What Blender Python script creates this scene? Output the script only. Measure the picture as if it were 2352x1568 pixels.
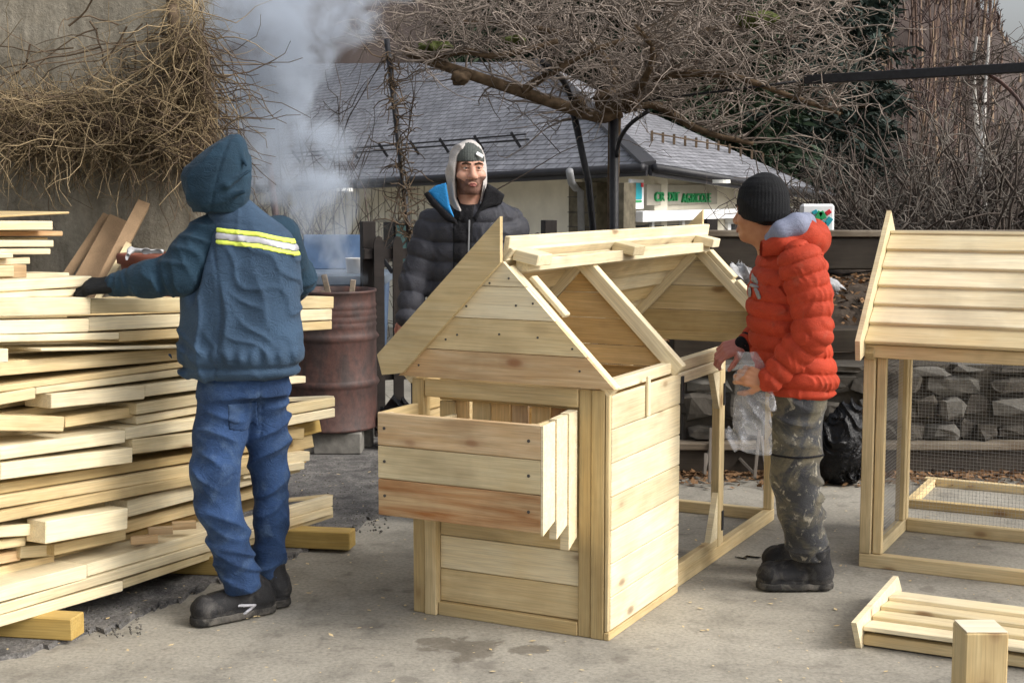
import bpy, bmesh, math, random
import numpy as np
from mathutils import Vector, Matrix
for o in list(bpy.data.objects): bpy.data.objects.remove(o)
SC = bpy.context.scene
COL = SC.collection
R = math.radians
random.seed(7)
RNG = np.random.default_rng(11)

# ------------------------------------------------------------------ camera
FPX, CXP, CYP, EYE = 3263.0, 1176.0, 784.0, 1.65
PITCH = math.atan((784 - 440) / FPX)
cam = bpy.data.cameras.new('camera')
cam.sensor_width = 36.0
cam.lens = FPX / 2352.0 * 36.0
cam.clip_start = 0.05
cam.clip_end = 1500
camo = bpy.data.objects.new('camera', cam)
camo.location = (0, 0, EYE)
camo.rotation_euler = (math.pi / 2 - PITCH, 0, 0)
COL.objects.link(camo)
SC.camera = camo

# ------------------------------------------------------------------ sky, sun, exposure
SUN_AZ = Vector((0.93, -0.36, 0)).normalized()      # towards the sun, seen from above
SUN_EL = R(38)
world = bpy.data.worlds.new('World')
SC.world = world
world.use_nodes = True
wn = world.node_tree.nodes
wl = world.node_tree.links
wn.clear()
wo = wn.new('ShaderNodeOutputWorld')
wb = wn.new('ShaderNodeBackground')
sky = wn.new('ShaderNodeTexSky')
sky.sky_type = 'NISHITA'
sky.sun_disc = False
sky.sun_elevation = SUN_EL
sky.sun_rotation = math.atan2(SUN_AZ.x, SUN_AZ.y)
sky.air_density = 1.0
sky.dust_density = 6.0
sky.ozone_density = 1.0
hs = wn.new('ShaderNodeHueSaturation')
hs.inputs['Saturation'].default_value = 0.30
wl.new(sky.outputs[0], hs.inputs['Color'])
wl.new(hs.outputs[0], wb.inputs[0])
wb.inputs[1].default_value = 0.15
wl.new(wb.outputs[0], wo.inputs[0])
sl = bpy.data.lights.new('sun', 'SUN')
sl.energy = 1.05
sl.angle = R(15)
sl.color = (1.0, 0.95, 0.86)
so = bpy.data.objects.new('sun', sl)
COL.objects.link(so)
so.location = (20, -10, 20)
sd = Vector((SUN_AZ.x * math.cos(SUN_EL), SUN_AZ.y * math.cos(SUN_EL), math.sin(SUN_EL)))
so.rotation_euler = sd.to_track_quat('Z', 'Y').to_euler()
SC.view_settings.view_transform = 'Standard'
SC.view_settings.look = 'None'
SC.view_settings.exposure = 0.55
SC.view_settings.gamma = 1.0
SC.view_settings.use_curve_mapping = False
SC.render.engine = 'CYCLES'
SC.cycles.use_denoising = True
SC.cycles.use_adaptive_sampling = True
SC.cycles.adaptive_threshold = 0.025
SC.cycles.adaptive_min_samples = 16
SC.cycles.max_bounces = 6
SC.cycles.diffuse_bounces = 3
SC.cycles.transparent_max_bounces = 8
SC.cycles.volume_bounces = 1
SC.cycles.volume_step_rate = 1.0

# ------------------------------------------------------------------ helpers
_F = Vector((0, math.cos(PITCH), -math.sin(PITCH)))
_U = Vector((0, math.sin(PITCH), math.cos(PITCH)))
def W(px, py, Y):
    """point of the real place, Y metres in front of the camera, on the sight line of photo point (px,py)"""
    r = Vector((1, 0, 0)) * ((px - CXP) / FPX) + _F - _U * ((py - CYP) / FPX)
    return Vector((0, 0, EYE)) + r * (Y / r.y)
def G(px, py, z=0.0):
    r = Vector((1, 0, 0)) * ((px - CXP) / FPX) + _F - _U * ((py - CYP) / FPX)
    return Vector((0, 0, EYE)) + r * ((z - EYE) / r.z)

def tag(o, label=None, cat=None, group=None, kind=None):
    if label: o['label'] = label
    if cat: o['category'] = cat
    if group: o['group'] = group
    if kind: o['kind'] = kind
    return o
def empty(name, loc=(0, 0, 0), rz=0.0, label=None, cat=None, group=None):
    o = bpy.data.objects.new(name, None)
    o.empty_display_size = 0.1
    COL.objects.link(o)
    o.location = loc
    o.rotation_euler = (0, 0, rz)
    return tag(o, label, cat, group)
def link(name, me, mat=None, parent=None, smooth=False):
    o = bpy.data.objects.new(name, me)
    COL.objects.link(o)
    if mat is not None:
        me.materials.clear()
        me.materials.append(mat)
    if parent is not None: o.parent = parent
    if smooth:
        me.polygons.foreach_set('use_smooth', [True] * len(me.polygons))
    return o
def np_mesh(name, verts, faces):
    """verts (N,3), faces (M,k) arrays of one face size"""
    verts = np.asarray(verts, np.float32)
    faces = np.asarray(faces, np.int32)
    me = bpy.data.meshes.new(name)
    k = faces.shape[1]
    me.vertices.add(len(verts))
    me.vertices.foreach_set('co', verts.ravel())
    me.loops.add(faces.size)
    me.loops.foreach_set('vertex_index', faces.ravel())
    me.polygons.add(len(faces))
    me.polygons.foreach_set('loop_start', np.arange(0, faces.size, k, dtype=np.int32))
    me.update(calc_edges=True)
    me.validate()
    return me
def py_mesh(name, v, f):
    me = bpy.data.meshes.new(name)
    me.from_pydata([tuple(p) for p in v], [], f)
    me.update()
    return me

def box_mesh(name, lx, ly, lz, bev=0.003):
    """box centred on the origin, long side along x, all edges chamfered"""
    b = min(bev, lx * .3, ly * .3, lz * .3)
    h = (lx / 2, ly / 2, lz / 2)
    vs, ix = [], {}
    for sx in (-1, 1):
        for sy in (-1, 1):
            for sz in (-1, 1):
                s = (sx, sy, sz)
                for a in range(3):
                    p = [s[i] * (h[i] - (0 if i == a else b)) for i in range(3)]
                    ix[(s, a)] = len(vs)
                    vs.append(p)
    fs = []
    for a in range(3):
        i, j = (a + 1) % 3, (a + 2) % 3
        for sg in (-1, 1):
            q = []
            for (si, sj) in ((-1, -1), (1, -1), (1, 1), (-1, 1)):
                s = [0, 0, 0]; s[a] = sg; s[i] = si; s[j] = sj
                q.append(ix[(tuple(s), a)])
            fs.append(q if sg > 0 else q[::-1])
    for a in range(3):
        i, j = (a + 1) % 3, (a + 2) % 3
        for si in (-1, 1):
            for sj in (-1, 1):
                s0 = [0, 0, 0]; s1 = [0, 0, 0]
                s0[a] = -1; s1[a] = 1
                s0[i] = s1[i] = si; s0[j] = s1[j] = sj
                q = [ix[(tuple(s0), i)], ix[(tuple(s1), i)], ix[(tuple(s1), j)], ix[(tuple(s0), j)]]
                fs.append(q if si * sj > 0 else q[::-1])
    for sx in (-1, 1):
        for sy in (-1, 1):
            for sz in (-1, 1):
                s = (sx, sy, sz)
                q = [ix[(s, 0)], ix[(s, 1)], ix[(s, 2)]]
                fs.append(q if sx * sy * sz > 0 else q[::-1])
    return py_mesh(name, vs, fs)

def bar(parent, name, a, b, w, t, nrm=(0, 0, 1), mat=None, bev=0.003, wob=0.0):
    """board from a to b, w wide, t thick, nrm = the direction of its thickness"""
    a, b = Vector(a), Vector(b)
    X = (b - a); L = X.length; X.normalize()
    Z = Vector(nrm); Z = (Z - X * Z.dot(X)).normalized()
    Y = Z.cross(X)
    me = box_mesh(name, L, w, t, bev)
    if wob:
        for v in me.vertices:
            v.co += Vector((0, random.uniform(-wob, wob), random.uniform(-wob, wob)))
    o = link(name, me, mat, parent)
    M = Matrix((X, Y, Z)).transposed().to_4x4()
    M.translation = (a + b) / 2
    o.matrix_local = M
    return o
def slab(parent, name, x0, x1, y0, y1, z0, z1, mat=None, bev=0.003):
    c = Vector(((x0 + x1) / 2, (y0 + y1) / 2, (z0 + z1) / 2))
    d = (x1 - x0, y1 - y0, z1 - z0)
    k = max(range(3), key=lambda i: d[i])
    ax = Vector([1 if i == k else 0 for i in range(3)])
    if k == 2: nr, w, t = Vector((0, 1, 0)), d[0], d[1]
    elif k == 1: nr, w, t = Vector((0, 0, 1)), d[0], d[2]
    else: nr, w, t = Vector((0, 0, 1)), d[1], d[2]
    return bar(parent, name, c - ax * d[k] / 2, c + ax * d[k] / 2, w, t, nr, mat, bev)
def prism(parent, name, poly, n0, n1, mat=None, axis='y'):
    """polygon (x,z) pushed out along y (axis 'y') or polygon (y,z) along x (axis 'x')"""
    n = len(poly)
    def P(p, s): return (p[0], s, p[1]) if axis == 'y' else (s, p[0], p[1])
    vs = [P(p, n0) for p in poly] + [P(p, n1) for p in poly]
    fs = [list(range(n))[::-1], list(range(n, 2 * n))]
    for i in range(n):
        j = (i + 1) % n
        fs.append([i, j, n + j, n + i])
    me = py_mesh(name, vs, fs)
    bm = bmesh.new(); bm.from_mesh(me)
    bmesh.ops.recalc_face_normals(bm, faces=bm.faces)
    bm.to_mesh(me); bm.free()
    c = sum((Vector(v) for v in vs), Vector()) / len(vs)
    for v in me.vertices: v.co -= c
    o = link(name, me, mat, parent)
    o.location = c
    return o

def tubes(polys, r0, r1, sides=3):
    """polys (N,K,3) polylines -> verts, quads of tapered tubes; r0,r1 scalars or (N,)"""
    P = np.asarray(polys, np.float64)
    N, K, _ = P.shape
    T = np.gradient(P, axis=1)
    T /= np.linalg.norm(T, axis=2, keepdims=True) + 1e-9
    ref = np.where(np.abs(T[:, :, 2:3]) > .85, np.array([[[1., 0, 0]]]), np.array([[[0, 0, 1.]]]))
    A = np.cross(T, ref); A /= np.linalg.norm(A, axis=2, keepdims=True) + 1e-9
    B = np.cross(T, A)
    r0 = np.broadcast_to(np.asarray(r0, float), (N,)); r1 = np.broadcast_to(np.asarray(r1, float), (N,))
    t = np.linspace(0, 1, K)
    rr = r0[:, None] * (1 - t) + r1[:, None] * t
    ang = np.arange(sides) / sides * 2 * np.pi
    V = P[:, :, None, :] + rr[:, :, None, None] * (A[:, :, None, :] * np.cos(ang)[None, None, :, None] + B[:, :, None, :] * np.sin(ang)[None, None, :, None])
    V = V.reshape(-1, 3)
    n, k, s = np.meshgrid(np.arange(N), np.arange(K - 1), np.arange(sides), indexing='ij')
    s2 = (s + 1) % sides
    def I(n, k, s): return (n * K + k) * sides + s
    F = np.stack([I(n, k, s), I(n, k, s2), I(n, k + 1, s2), I(n, k + 1, s)], -1).reshape(-1, 4)
    return V, F
def wander(starts, dirs, lens, K=6, turn=0.35, grav=0.0, seed=1, flat=1.0):
    rng = np.random.default_rng(seed)
    p = np.array(starts, float); d = np.array(dirs, float)
    d /= np.linalg.norm(d, axis=1, keepdims=True) + 1e-9
    st = (np.asarray(lens, float) / (K - 1))[:, None] * np.ones((len(p), 1))
    out = [p.copy()]
    for k in range(K - 1):
        j = rng.normal(size=d.shape) * turn
        j[:, 2] *= flat
        d = d + j; d[:, 2] += grav
        d /= np.linalg.norm(d, axis=1, keepdims=True) + 1e-9
        p = p + d * st
        out.append(p.copy())
    return np.stack(out, 1)
def join(parts):
    vs, fs, n = [], [], 0
    for v, f in parts:
        vs.append(v); fs.append(f + n); n += len(v)
    return np.concatenate(vs), np.concatenate(fs)
def tube_obj(name, pts, r0, r1, mat, parent=None, sides=8, off=(0, 0, 0), dense=0):
    pts = np.array([list(p) for p in pts], float) - np.array(off)
    if dense:
        t = np.linspace(0, len(pts) - 1, dense)
        i = np.clip(t.astype(int), 0, len(pts) - 2); f = (t - i)[:, None]
        p0 = pts[np.maximum(i - 1, 0)]; p1 = pts[i]; p2 = pts[i + 1]; p3 = pts[np.minimum(i + 2, len(pts) - 1)]
        pts = .5 * (2 * p1 + (p2 - p0) * f + (2 * p0 - 5 * p1 + 4 * p2 - p3) * f ** 2 + (3 * p1 - p0 - 3 * p2 + p3) * f ** 3)
    v, f = tubes(pts[None], r0, r1, sides)
    K = len(pts)
    c0 = np.array([pts[0]]); c1 = np.array([pts[-1]])
    me_v = np.concatenate([v, c0, c1]); n = len(v)
    me = bpy.data.meshes.new(name)
    caps = [(n, (s + 1) % sides, s) for s in range(sides)] + [(n + 1, (K - 1) * sides + s, (K - 1) * sides + (s + 1) % sides) for s in range(sides)]
    me.from_pydata(me_v.tolist(), [], [tuple(q) for q in f.tolist()] + caps)
    me.update()
    return link(name, me, mat, parent, smooth=True)

# ------------------------------------------------------------------ materials
MT = {}
def mat(name):
    m = bpy.data.materials.new(name)
    m.use_nodes = True
    m.node_tree.nodes.clear()
    MT[name] = m
    nt = m.node_tree
    out = nt.nodes.new('ShaderNodeOutputMaterial')
    return m, nt, out
def N(nt, t, **kw):
    n = nt.nodes.new('ShaderNode' + t)
    for k, v in kw.items(): setattr(n, k, v)
    return n
def setin(n, **kw):
    for k, v in kw.items(): n.inputs[k.replace('_', ' ')].default_value = v
    return n
def ramp(nt, stops, interp='LINEAR'):
    n = N(nt, 'ValToRGB')
    cr = n.color_ramp
    cr.interpolation = interp
    while len(cr.elements) < len(stops): cr.elements.new(0.5)
    for e, (p, c) in zip(cr.elements, stops):
        e.position = p
        e.color = (c[0], c[1], c[2], 1) if not isinstance(c, (int, float)) else (c, c, c, 1)
    return n
def mixc(nt, fac, a, b, mode='MIX'):
    n = N(nt, 'Mix', data_type='RGBA', blend_type=mode)
    for s, v in ((n.inputs[0], fac), (n.inputs[6], a), (n.inputs[7], b)):
        if hasattr(v, 'default_value') or hasattr(v, 'links'): nt.links.new(v, s)
        else: s.default_value = v if not isinstance(v, tuple) else (v[0], v[1], v[2], 1)
    return n.outputs[2]
def mth(nt, op, a, b=None, clamp=False):
    n = N(nt, 'Math', operation=op, use_clamp=clamp)
    for i, v in enumerate((a, b)):
        if v is None: continue
        if isinstance(v, (int, float)): n.inputs[i].default_value = v
        else: nt.links.new(v, n.inputs[i])
    return n.outputs[0]
def objcoord(nt, scale=(1, 1, 1), rand=0.0):
    tc = N(nt, 'TexCoord')
    mp = N(nt, 'Mapping')
    mp.inputs['Scale'].default_value = scale
    if rand:
        oi = N(nt, 'ObjectInfo')
        cm = N(nt, 'CombineXYZ')
        nt.links.new(mth(nt, 'MULTIPLY', oi.outputs['Random'], rand), cm.inputs[0])
        nt.links.new(mth(nt, 'MULTIPLY', oi.outputs['Random'], rand * 1.7), cm.inputs[1])
        nt.links.new(mth(nt, 'MULTIPLY', oi.outputs['Random'], rand * .7), cm.inputs[2])
        va = N(nt, 'VectorMath', operation='ADD')
        nt.links.new(tc.outputs['Object'], va.inputs[0])
        nt.links.new(cm.outputs[0], va.inputs[1])
        nt.links.new(va.outputs[0], mp.inputs[0])
    else:
        nt.links.new(tc.outputs['Object'], mp.inputs[0])
    return mp.outputs[0]
def noise(nt, vec, scale, detail=4, rough=.55, dist=0.0):
    n = N(nt, 'TexNoise')
    nt.links.new(vec, n.inputs['Vector'])
    setin(n, Scale=scale, Detail=detail, Roughness=rough, Distortion=dist)
    return n.outputs['Fac']
def principled(nt, out, col, rough=.7, spec=.3, bump=None, bstr=.2, bdist=.002, **kw):
    p = N(nt, 'BsdfPrincipled')
    if isinstance(col, tuple): p.inputs['Base Color'].default_value = (*col[:3], 1)
    else: nt.links.new(col, p.inputs['Base Color'])
    if isinstance(rough, (int, float)): p.inputs['Roughness'].default_value = rough
    else: nt.links.new(rough, p.inputs['Roughness'])
    p.inputs['Specular IOR Level'].default_value = spec
    for k, v in kw.items(): p.inputs[k].default_value = v
    if bump is not None:
        b = N(nt, 'Bump')
        b.inputs['Strength'].default_value = bstr
        b.inputs['Distance'].default_value = bdist
        nt.links.new(bump, b.inputs['Height'])
        nt.links.new(b.outputs[0], p.inputs['Normal'])
    nt.links.new(p.outputs[0], out.inputs[0])
    return p

def wood(name, light, dark, grain=.5, knots=True, var=.12, knotcol=(.16, .07, .025), weather=0.0, sy=11.):
    m, nt, out = mat(name)
    v = objcoord(nt, (1, 1, 1), 37.0)
    st = N(nt, 'Mapping'); st.inputs['Scale'].default_value = (.9 * sy / 11, sy, sy)
    nt.links.new(v, st.inputs[0])
    n1 = noise(nt, st.outputs[0], 3.2, 5, .6, .6)
    st2 = N(nt, 'Mapping'); st2.inputs['Scale'].default_value = (1.6, 60, 60)
    nt.links.new(v, st2.inputs[0])
    n2 = noise(nt, st2.outputs[0], 3.0, 3, .6, .3)
    g = ramp(nt, [(.30, 0.0), (.50, .55), (.72, 1.0)])
    nt.links.new(n1, g.inputs[0])
    c = mixc(nt, mth(nt, 'MULTIPLY', g.outputs[0], grain), light, dark)
    fine = ramp(nt, [(.38, .86), (.6, 1.04)])
    nt.links.new(n2, fine.inputs[0])
    c = mixc(nt, 1.0, c, fine.outputs[0], 'MULTIPLY')
    oi = N(nt, 'ObjectInfo')
    rv = ramp(nt, [(0, (1 - var * 1.2, 1 - var * 1.5, 1 - var * 2.2)), (.5, (1, 1, 1)), (1, (1 + var * .5, 1 + var * .45, 1 + var * .3))])
    nt.links.new(oi.outputs['Random'], rv.inputs[0])
    c = mixc(nt, 1.0, c, rv.outputs[0], 'MULTIPLY')
    if knots:
        vk = N(nt, 'Mapping'); vk.inputs['Scale'].default_value = (2.6, 5.5, 5.5)
        nt.links.new(v, vk.inputs[0])
        vo = N(nt, 'TexVoronoi'); vo.inputs['Scale'].default_value = 1.0
        vo.inputs['Randomness'].default_value = 1.0
        nt.links.new(vk.outputs[0], vo.inputs['Vector'])
        kr = ramp(nt, [(.04, 1.0), (.075, .75), (.11, .25), (.20, 0.0)])
        nt.links.new(vo.outputs['Distance'], kr.inputs[0])
        c = mixc(nt, mth(nt, 'MULTIPLY', kr.outputs[0], .75), c, knotcol)
    sm = noise(nt, v, 2.3, 4, .6, .3)
    smr = ramp(nt, [(.34, (.80, .79, .78)), (.52, (1, 1, 1)), (.72, (1.0, .95, .86))]); nt.links.new(sm, smr.inputs[0])
    c = mixc(nt, 1.0, c, smr.outputs[0], 'MULTIPLY')
    if weather:
        wv = noise(nt, v, 3.0, 4)
        wr = ramp(nt, [(.4, 0.0), (.65, 1.0)]); nt.links.new(wv, wr.inputs[0])
        c = mixc(nt, mth(nt, 'MULTIPLY', wr.outputs[0], weather), c, (.30, .26, .20))
    principled(nt, out, c, .62, .25, n2, .25, .0015)
    return m
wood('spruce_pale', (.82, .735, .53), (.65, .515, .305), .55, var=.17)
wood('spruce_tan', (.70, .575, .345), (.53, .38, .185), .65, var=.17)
wood('spruce_pink', (.70, .54, .34), (.50, .31, .15), .9, var=.05, knotcol=(.24, .08, .03))
wood('spruce_orange', (.72, .56, .33), (.36, .14, .04), 1.0, sy=6., var=.05, knotcol=(.34, .09, .02))
wood('spruce_bounce_tint', (.74, .54, .28), (.56, .35, .14), .7, var=.14)  # spruce inside the hutch, orange light bounced between boards put into its colour
wood('spruce_yellow', (.54, .39, .14), (.40, .25, .06), .6, var=.08)
wood('end_pale', (.82, .76, .62), (.66, .56, .38), .7, knots=False, var=.03)
wood('old_timber', (.045, .035, .028), (.020, .016, .012), .9, knots=False, var=.2, weather=.06)
wood('old_plank', (.20, .165, .13), (.10, .08, .06), .9, knots=False, var=.1, weather=.6)
wood('black_wood', (.028, .022, .02), (.014, .011, .01), .8, knots=False, var=.1)

def simple(name, col, rough=.7, spec=.3, nscale=20., amt=.25, bstr=.2, bdist=.003, detail=4, **kw):
    m, nt, out = mat(name)
    v = objcoord(nt, (1, 1, 1), 9.0)
    n = noise(nt, v, nscale, detail)
    r = ramp(nt, [(.3, tuple(c * (1 - amt) for c in col)), (.7, tuple(min(1, c * (1 + amt)) for c in col))])
    nt.links.new(n, r.inputs[0])
    principled(nt, out, r.outputs[0], rough, spec, n, bstr, bdist, **kw)
    return m
# ------------------------------------------------------------------ ground material
def ground_mat():
    m, nt, out = mat('yard_concrete')
    v = objcoord(nt)
    big = noise(nt, v, .55, 5, .6, .4)
    mid = noise(nt, v, 3.5, 6, .65, .3)
    fine = noise(nt, v, 60, 4, .7)
    r1 = ramp(nt, [(.30, (.225, .208, .175)), (.55, (.318, .297, .252)), (.75, (.385, .36, .312))])
    nt.links.new(big, r1.inputs[0])
    r2 = ramp(nt, [(.32, .72), (.5, 1.0), (.72, 1.12)])
    nt.links.new(mid, r2.inputs[0])
    c = mixc(nt, 1.0, r1.outputs[0], r2.outputs[0], 'MULTIPLY')
    r3 = ramp(nt, [(.32, .70), (.52, 1.0), (.72, 1.18)])
    nt.links.new(fine, r3.inputs[0])
    c = mixc(nt, 1.0, c, r3.outputs[0], 'MULTIPLY')
    # spilt-water stain in front of the hutch, and scattered small oil spots
    sep = N(nt, 'SeparateXYZ'); nt.links.new(v, sep.inputs[0])
    st = None
    for (px, py, sx, sy) in ((1085, 1488, .145, .13), (1205, 1490, .10, .06), (1010, 1470, .10, .05)):
        g = G(px, py)
        dx = mth(nt, 'DIVIDE', mth(nt, 'SUBTRACT', sep.outputs[0], g.x), sx)
        dy = mth(nt, 'DIVIDE', mth(nt, 'SUBTRACT', sep.outputs[1], g.y), sy)
        d = mth(nt, 'SQRT', mth(nt, 'ADD', mth(nt, 'MULTIPLY', dx, dx), mth(nt, 'MULTIPLY', dy, dy)))
        st = d if st is None else mth(nt, 'MINIMUM', st, d)
    sn = noise(nt, v, 11, 4, .6, .5)
    st = mth(nt, 'ADD', st, mth(nt, 'MULTIPLY', mth(nt, 'SUBTRACT', sn, .5), 2.6))
    sr = ramp(nt, [(.62, 1.0), (.78, .75), (.92, 0.0)])
    nt.links.new(st, sr.inputs[0])
    c = mixc(nt, mth(nt, 'MULTIPLY', sr.outputs[0], .62), c, (.10, .083, .062))
    sp = noise(nt, v, 6.5, 2, .5, .2)
    spr = ramp(nt, [(.62, 0.0), (.70, 1.0)])
    nt.links.new(sp, spr.inputs[0])
    c = mixc(nt, mth(nt, 'MULTIPLY', spr.outputs[0], .42), c, (.115, .10, .085))
    # hairline cracks
    wv = N(nt, 'TexVoronoi', feature='DISTANCE_TO_EDGE'); wv.inputs['Scale'].default_value = .55
    ds = N(nt, 'VectorMath', operation='ADD'); nz = N(nt, 'TexNoise'); setin(nz, Scale=2.5, Detail=5)
    nt.links.new(v, nz.inputs['Vector']); nt.links.new(v, ds.inputs[0])
    sc = N(nt, 'VectorMath', operation='SCALE'); sc.inputs['Scale'].default_value = .55
    nt.links.new(nz.outputs['Color'], sc.inputs[0]); nt.links.new(sc.outputs[0], ds.inputs[1])
    nt.links.new(ds.outputs[0], wv.inputs['Vector'])
    cr = ramp(nt, [(.0, 1.0), (.004, .8), (.010, 0.0)])
    nt.links.new(wv.outputs['Distance'], cr.inputs[0])
    c = mixc(nt, mth(nt, 'MULTIPLY', cr.outputs[0], .16), c, (.09, .08, .07))
    hgt = mth(nt, 'ADD', mth(nt, 'MULTIPLY', mid, .6), mth(nt, 'MULTIPLY', fine, .4))
    principled(nt, out, c, .82, .25, hgt, .55, .006)
    return m
ground_mat()
def asphalt_mat():
    m, nt, out = mat('broken_asphalt')
    v = objcoord(nt)
    a = noise(nt, v, 9, 6, .7, .5)
    f = noise(nt, v, 75, 3, .7)
    r = ramp(nt, [(.3, (.065, .062, .06)), (.5, (.15, .143, .137)), (.7, (.26, .245, .225))])
    nt.links.new(a, r.inputs[0])
    r2 = ramp(nt, [(.3, .55), (.55, 1.0), (.72, 1.6)])
    nt.links.new(f, r2.inputs[0])
    c = mixc(nt, 1.0, r.outputs[0], r2.outputs[0], 'MULTIPLY')
    principled(nt, out, c, .9, .2, mth(nt, 'ADD', a, f), .8, .012)
asphalt_mat()
def wall_mat():
    m, nt, out = mat('old_concrete_wall')
    v = objcoord(nt)
    a = noise(nt, v, 1.3, 6, .65, .6)
    vs = N(nt, 'Mapping'); vs.inputs['Scale'].default_value = (5, 5, .8); nt.links.new(v, vs.inputs[0])
    b = noise(nt, vs.outputs[0], 2.2, 5, .65, .4)
    f = noise(nt, v, 30, 5, .7)
    r = ramp(nt, [(.28, (.135, .115, .085)), (.5, (.235, .21, .165)), (.72, (.33, .305, .25))])
    nt.links.new(a, r.inputs[0])
    r2 = ramp(nt, [(.3, .62), (.55, 1.0), (.75, 1.15)]); nt.links.new(b, r2.inputs[0])
    c = mixc(nt, 1.0, r.outputs[0], r2.outputs[0], 'MULTIPLY')
    r3 = ramp(nt, [(.3, .82), (.7, 1.12)]); nt.links.new(f, r3.inputs[0])
    c = mixc(nt, 1.0, c, r3.outputs[0], 'MULTIPLY')
    principled(nt, out, c, .9, .2, mth(nt, 'ADD', a, f), .6, .02)
wall_mat()
def slate_mat():
    m, nt, out = mat('slate_roof')
    uv = N(nt, 'UVMap')
    br = N(nt, 'TexBrick')
    nt.links.new(uv.outputs[0], br.inputs['Vector'])
    setin(br, Scale=1.0)
    br.inputs['Color1'].default_value = (.25, .252, .275, 1)
    br.inputs['Color2'].default_value = (.195, .198, .218, 1)
    br.inputs['Mortar'].default_value = (.045, .045, .05, 1)
    br.inputs['Mortar Size'].default_value = .012
    br.inputs['Brick Width'].default_value = .30
    br.inputs['Row Height'].default_value = .13
    n = noise(nt, uv.outputs[0], 1.1, 5)
    r = ramp(nt, [(.3, .78), (.7, 1.25)]); nt.links.new(n, r.inputs[0])
    c = mixc(nt, 1.0, br.outputs[0], r.outputs[0], 'MULTIPLY')
    n2 = noise(nt, uv.outputs[0], 7.0, 3)
    r2 = ramp(nt, [(.35, .75), (.66, 1.35)]); nt.links.new(n2, r2.inputs[0])
    c = mixc(nt, 1.0, c, r2.outputs[0], 'MULTIPLY')
    principled(nt, out, c, .48, .5, br.outputs[0], .5, .02)
slate_mat()
def rust_mat():
    m, nt, out = mat('rusty_steel')
    v = objcoord(nt)
    st = N(nt, 'Mapping'); st.inputs['Scale'].default_value = (4, 4, 1.6); nt.links.new(v, st.inputs[0])
    a = noise(nt, st.outputs[0], 2.2, 6, .7, .5)
    f = noise(nt, v, 24, 4, .7)
    r = ramp(nt, [(.28, (.024, .019, .018)), (.45, (.050, .031, .028)), (.58, (.088, .042, .034)), (.70, (.042, .031, .030)), (.82, (.14, .115, .105))])
    nt.links.new(a, r.inputs[0])
    r3 = ramp(nt, [(.3, .7), (.7, 1.25)]); nt.links.new(f, r3.inputs[0])
    c = mixc(nt, 1.0, r.outputs[0], r3.outputs[0], 'MULTIPLY')
    principled(nt, out, c, .62, .4, mth(nt, 'ADD', a, f), .35, .004)
rust_mat()
def cloth(name, col, weave=220., amt=.18, rough=.85, patch=None, sheen=0.0, big=5., crum=17., cd=.010):
    m, nt, out = mat(name)
    v = objcoord(nt)
    n = noise(nt, v, big, 5, .6, .5)
    f = noise(nt, v, weave, 2, .6)
    r = ramp(nt, [(.3, tuple(c * (1 - amt) for c in col)), (.7, tuple(min(1, c * (1 + amt)) for c in col))])
    nt.links.new(n, r.inputs[0])
    c = r.outputs[0]
    if patch:
        for (pc, sc, lo, hi, k) in patch:
            pn = noise(nt, v, sc, 4, .65, .6)
            pr = ramp(nt, [(lo, 0.0), (hi, 1.0)]); nt.links.new(pn, pr.inputs[0])
            c = mixc(nt, mth(nt, 'MULTIPLY', pr.outputs[0], k), c, pc)
    r3 = ramp(nt, [(.3, .85), (.7, 1.12)]); nt.links.new(f, r3.inputs[0])
    c = mixc(nt, 1.0, c, r3.outputs[0], 'MULTIPLY')
    st = N(nt, 'Mapping'); st.inputs['Scale'].default_value = (1, 1, 1.7); st.inputs['Rotation'].default_value = (.3, .5, 0)
    nt.links.new(v, st.inputs[0])
    cn = noise(nt, st.outputs[0], crum, 5, .55, 1.6)
    ridge = mth(nt, 'ABSOLUTE', mth(nt, 'SUBTRACT', cn, .5))
    hgt = mth(nt, 'ADD', mth(nt, 'MULTIPLY', mth(nt, 'SUBTRACT', .5, ridge), 1.0), mth(nt, 'MULTIPLY', f, .06))
    p = principled(nt, out, c, rough, .2, hgt, .75, cd)
    p.inputs['Sheen Weight'].default_value = sheen
    p.inputs['Sheen Roughness'].default_value = .5
    return m
cloth('vest_navy', (.036, .066, .112), amt=.25, sheen=.04)
cloth('fleece_teal', (.014, .036, .060), amt=.28, sheen=.04)
cloth('work_trousers_blue', (.026, .056, .135), amt=.4, patch=[((.085, .135, .225), 10., .50, .70, .65), ((.03, .034, .045), 4., .62, .75, .5)], sheen=.02)
cloth('glove_black', (.012, .013, .014), amt=.3)
cloth('boot_leather', crum=40., cd=.004, col=(.024, .024, .026), amt=.4, rough=.6, patch=[((.13, .12, .11), 14., .50, .72, .6)], sheen=0)
cloth('boot_sole', crum=40., cd=.003, col=(.026, .025, .024), amt=.4, rough=.8, patch=[((.17, .155, .135), 12., .45, .65, .7)], sheen=0)
cloth('down_charcoal', (.040, .041, .050), amt=.25, crum=30., cd=.007, rough=.55, sheen=0)
cloth('zip_black', (.01, .01, .012), amt=.3)
cloth('hood_grey', (.47, .44, .42), amt=.12)
cloth('collar_blue', (.03, .25, .58), amt=.15, rough=.6)
cloth('beanie_grey', (.075, .083, .078), amt=.2, crum=60., cd=.003)
cloth('beanie_black', (.009, .0095, .011), amt=.25, crum=60., cd=.003)
cloth('down_red', (.38, .043, .018), amt=.2, crum=30., cd=.007, rough=.72, patch=[((.30, .11, .07), 9., .60, .78, .5), ((.20, .05, .03), 22., .60, .75, .4)], sheen=0)
cloth('lining_grey', (.20, .22, .30), amt=.12, rough=.6)
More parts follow.
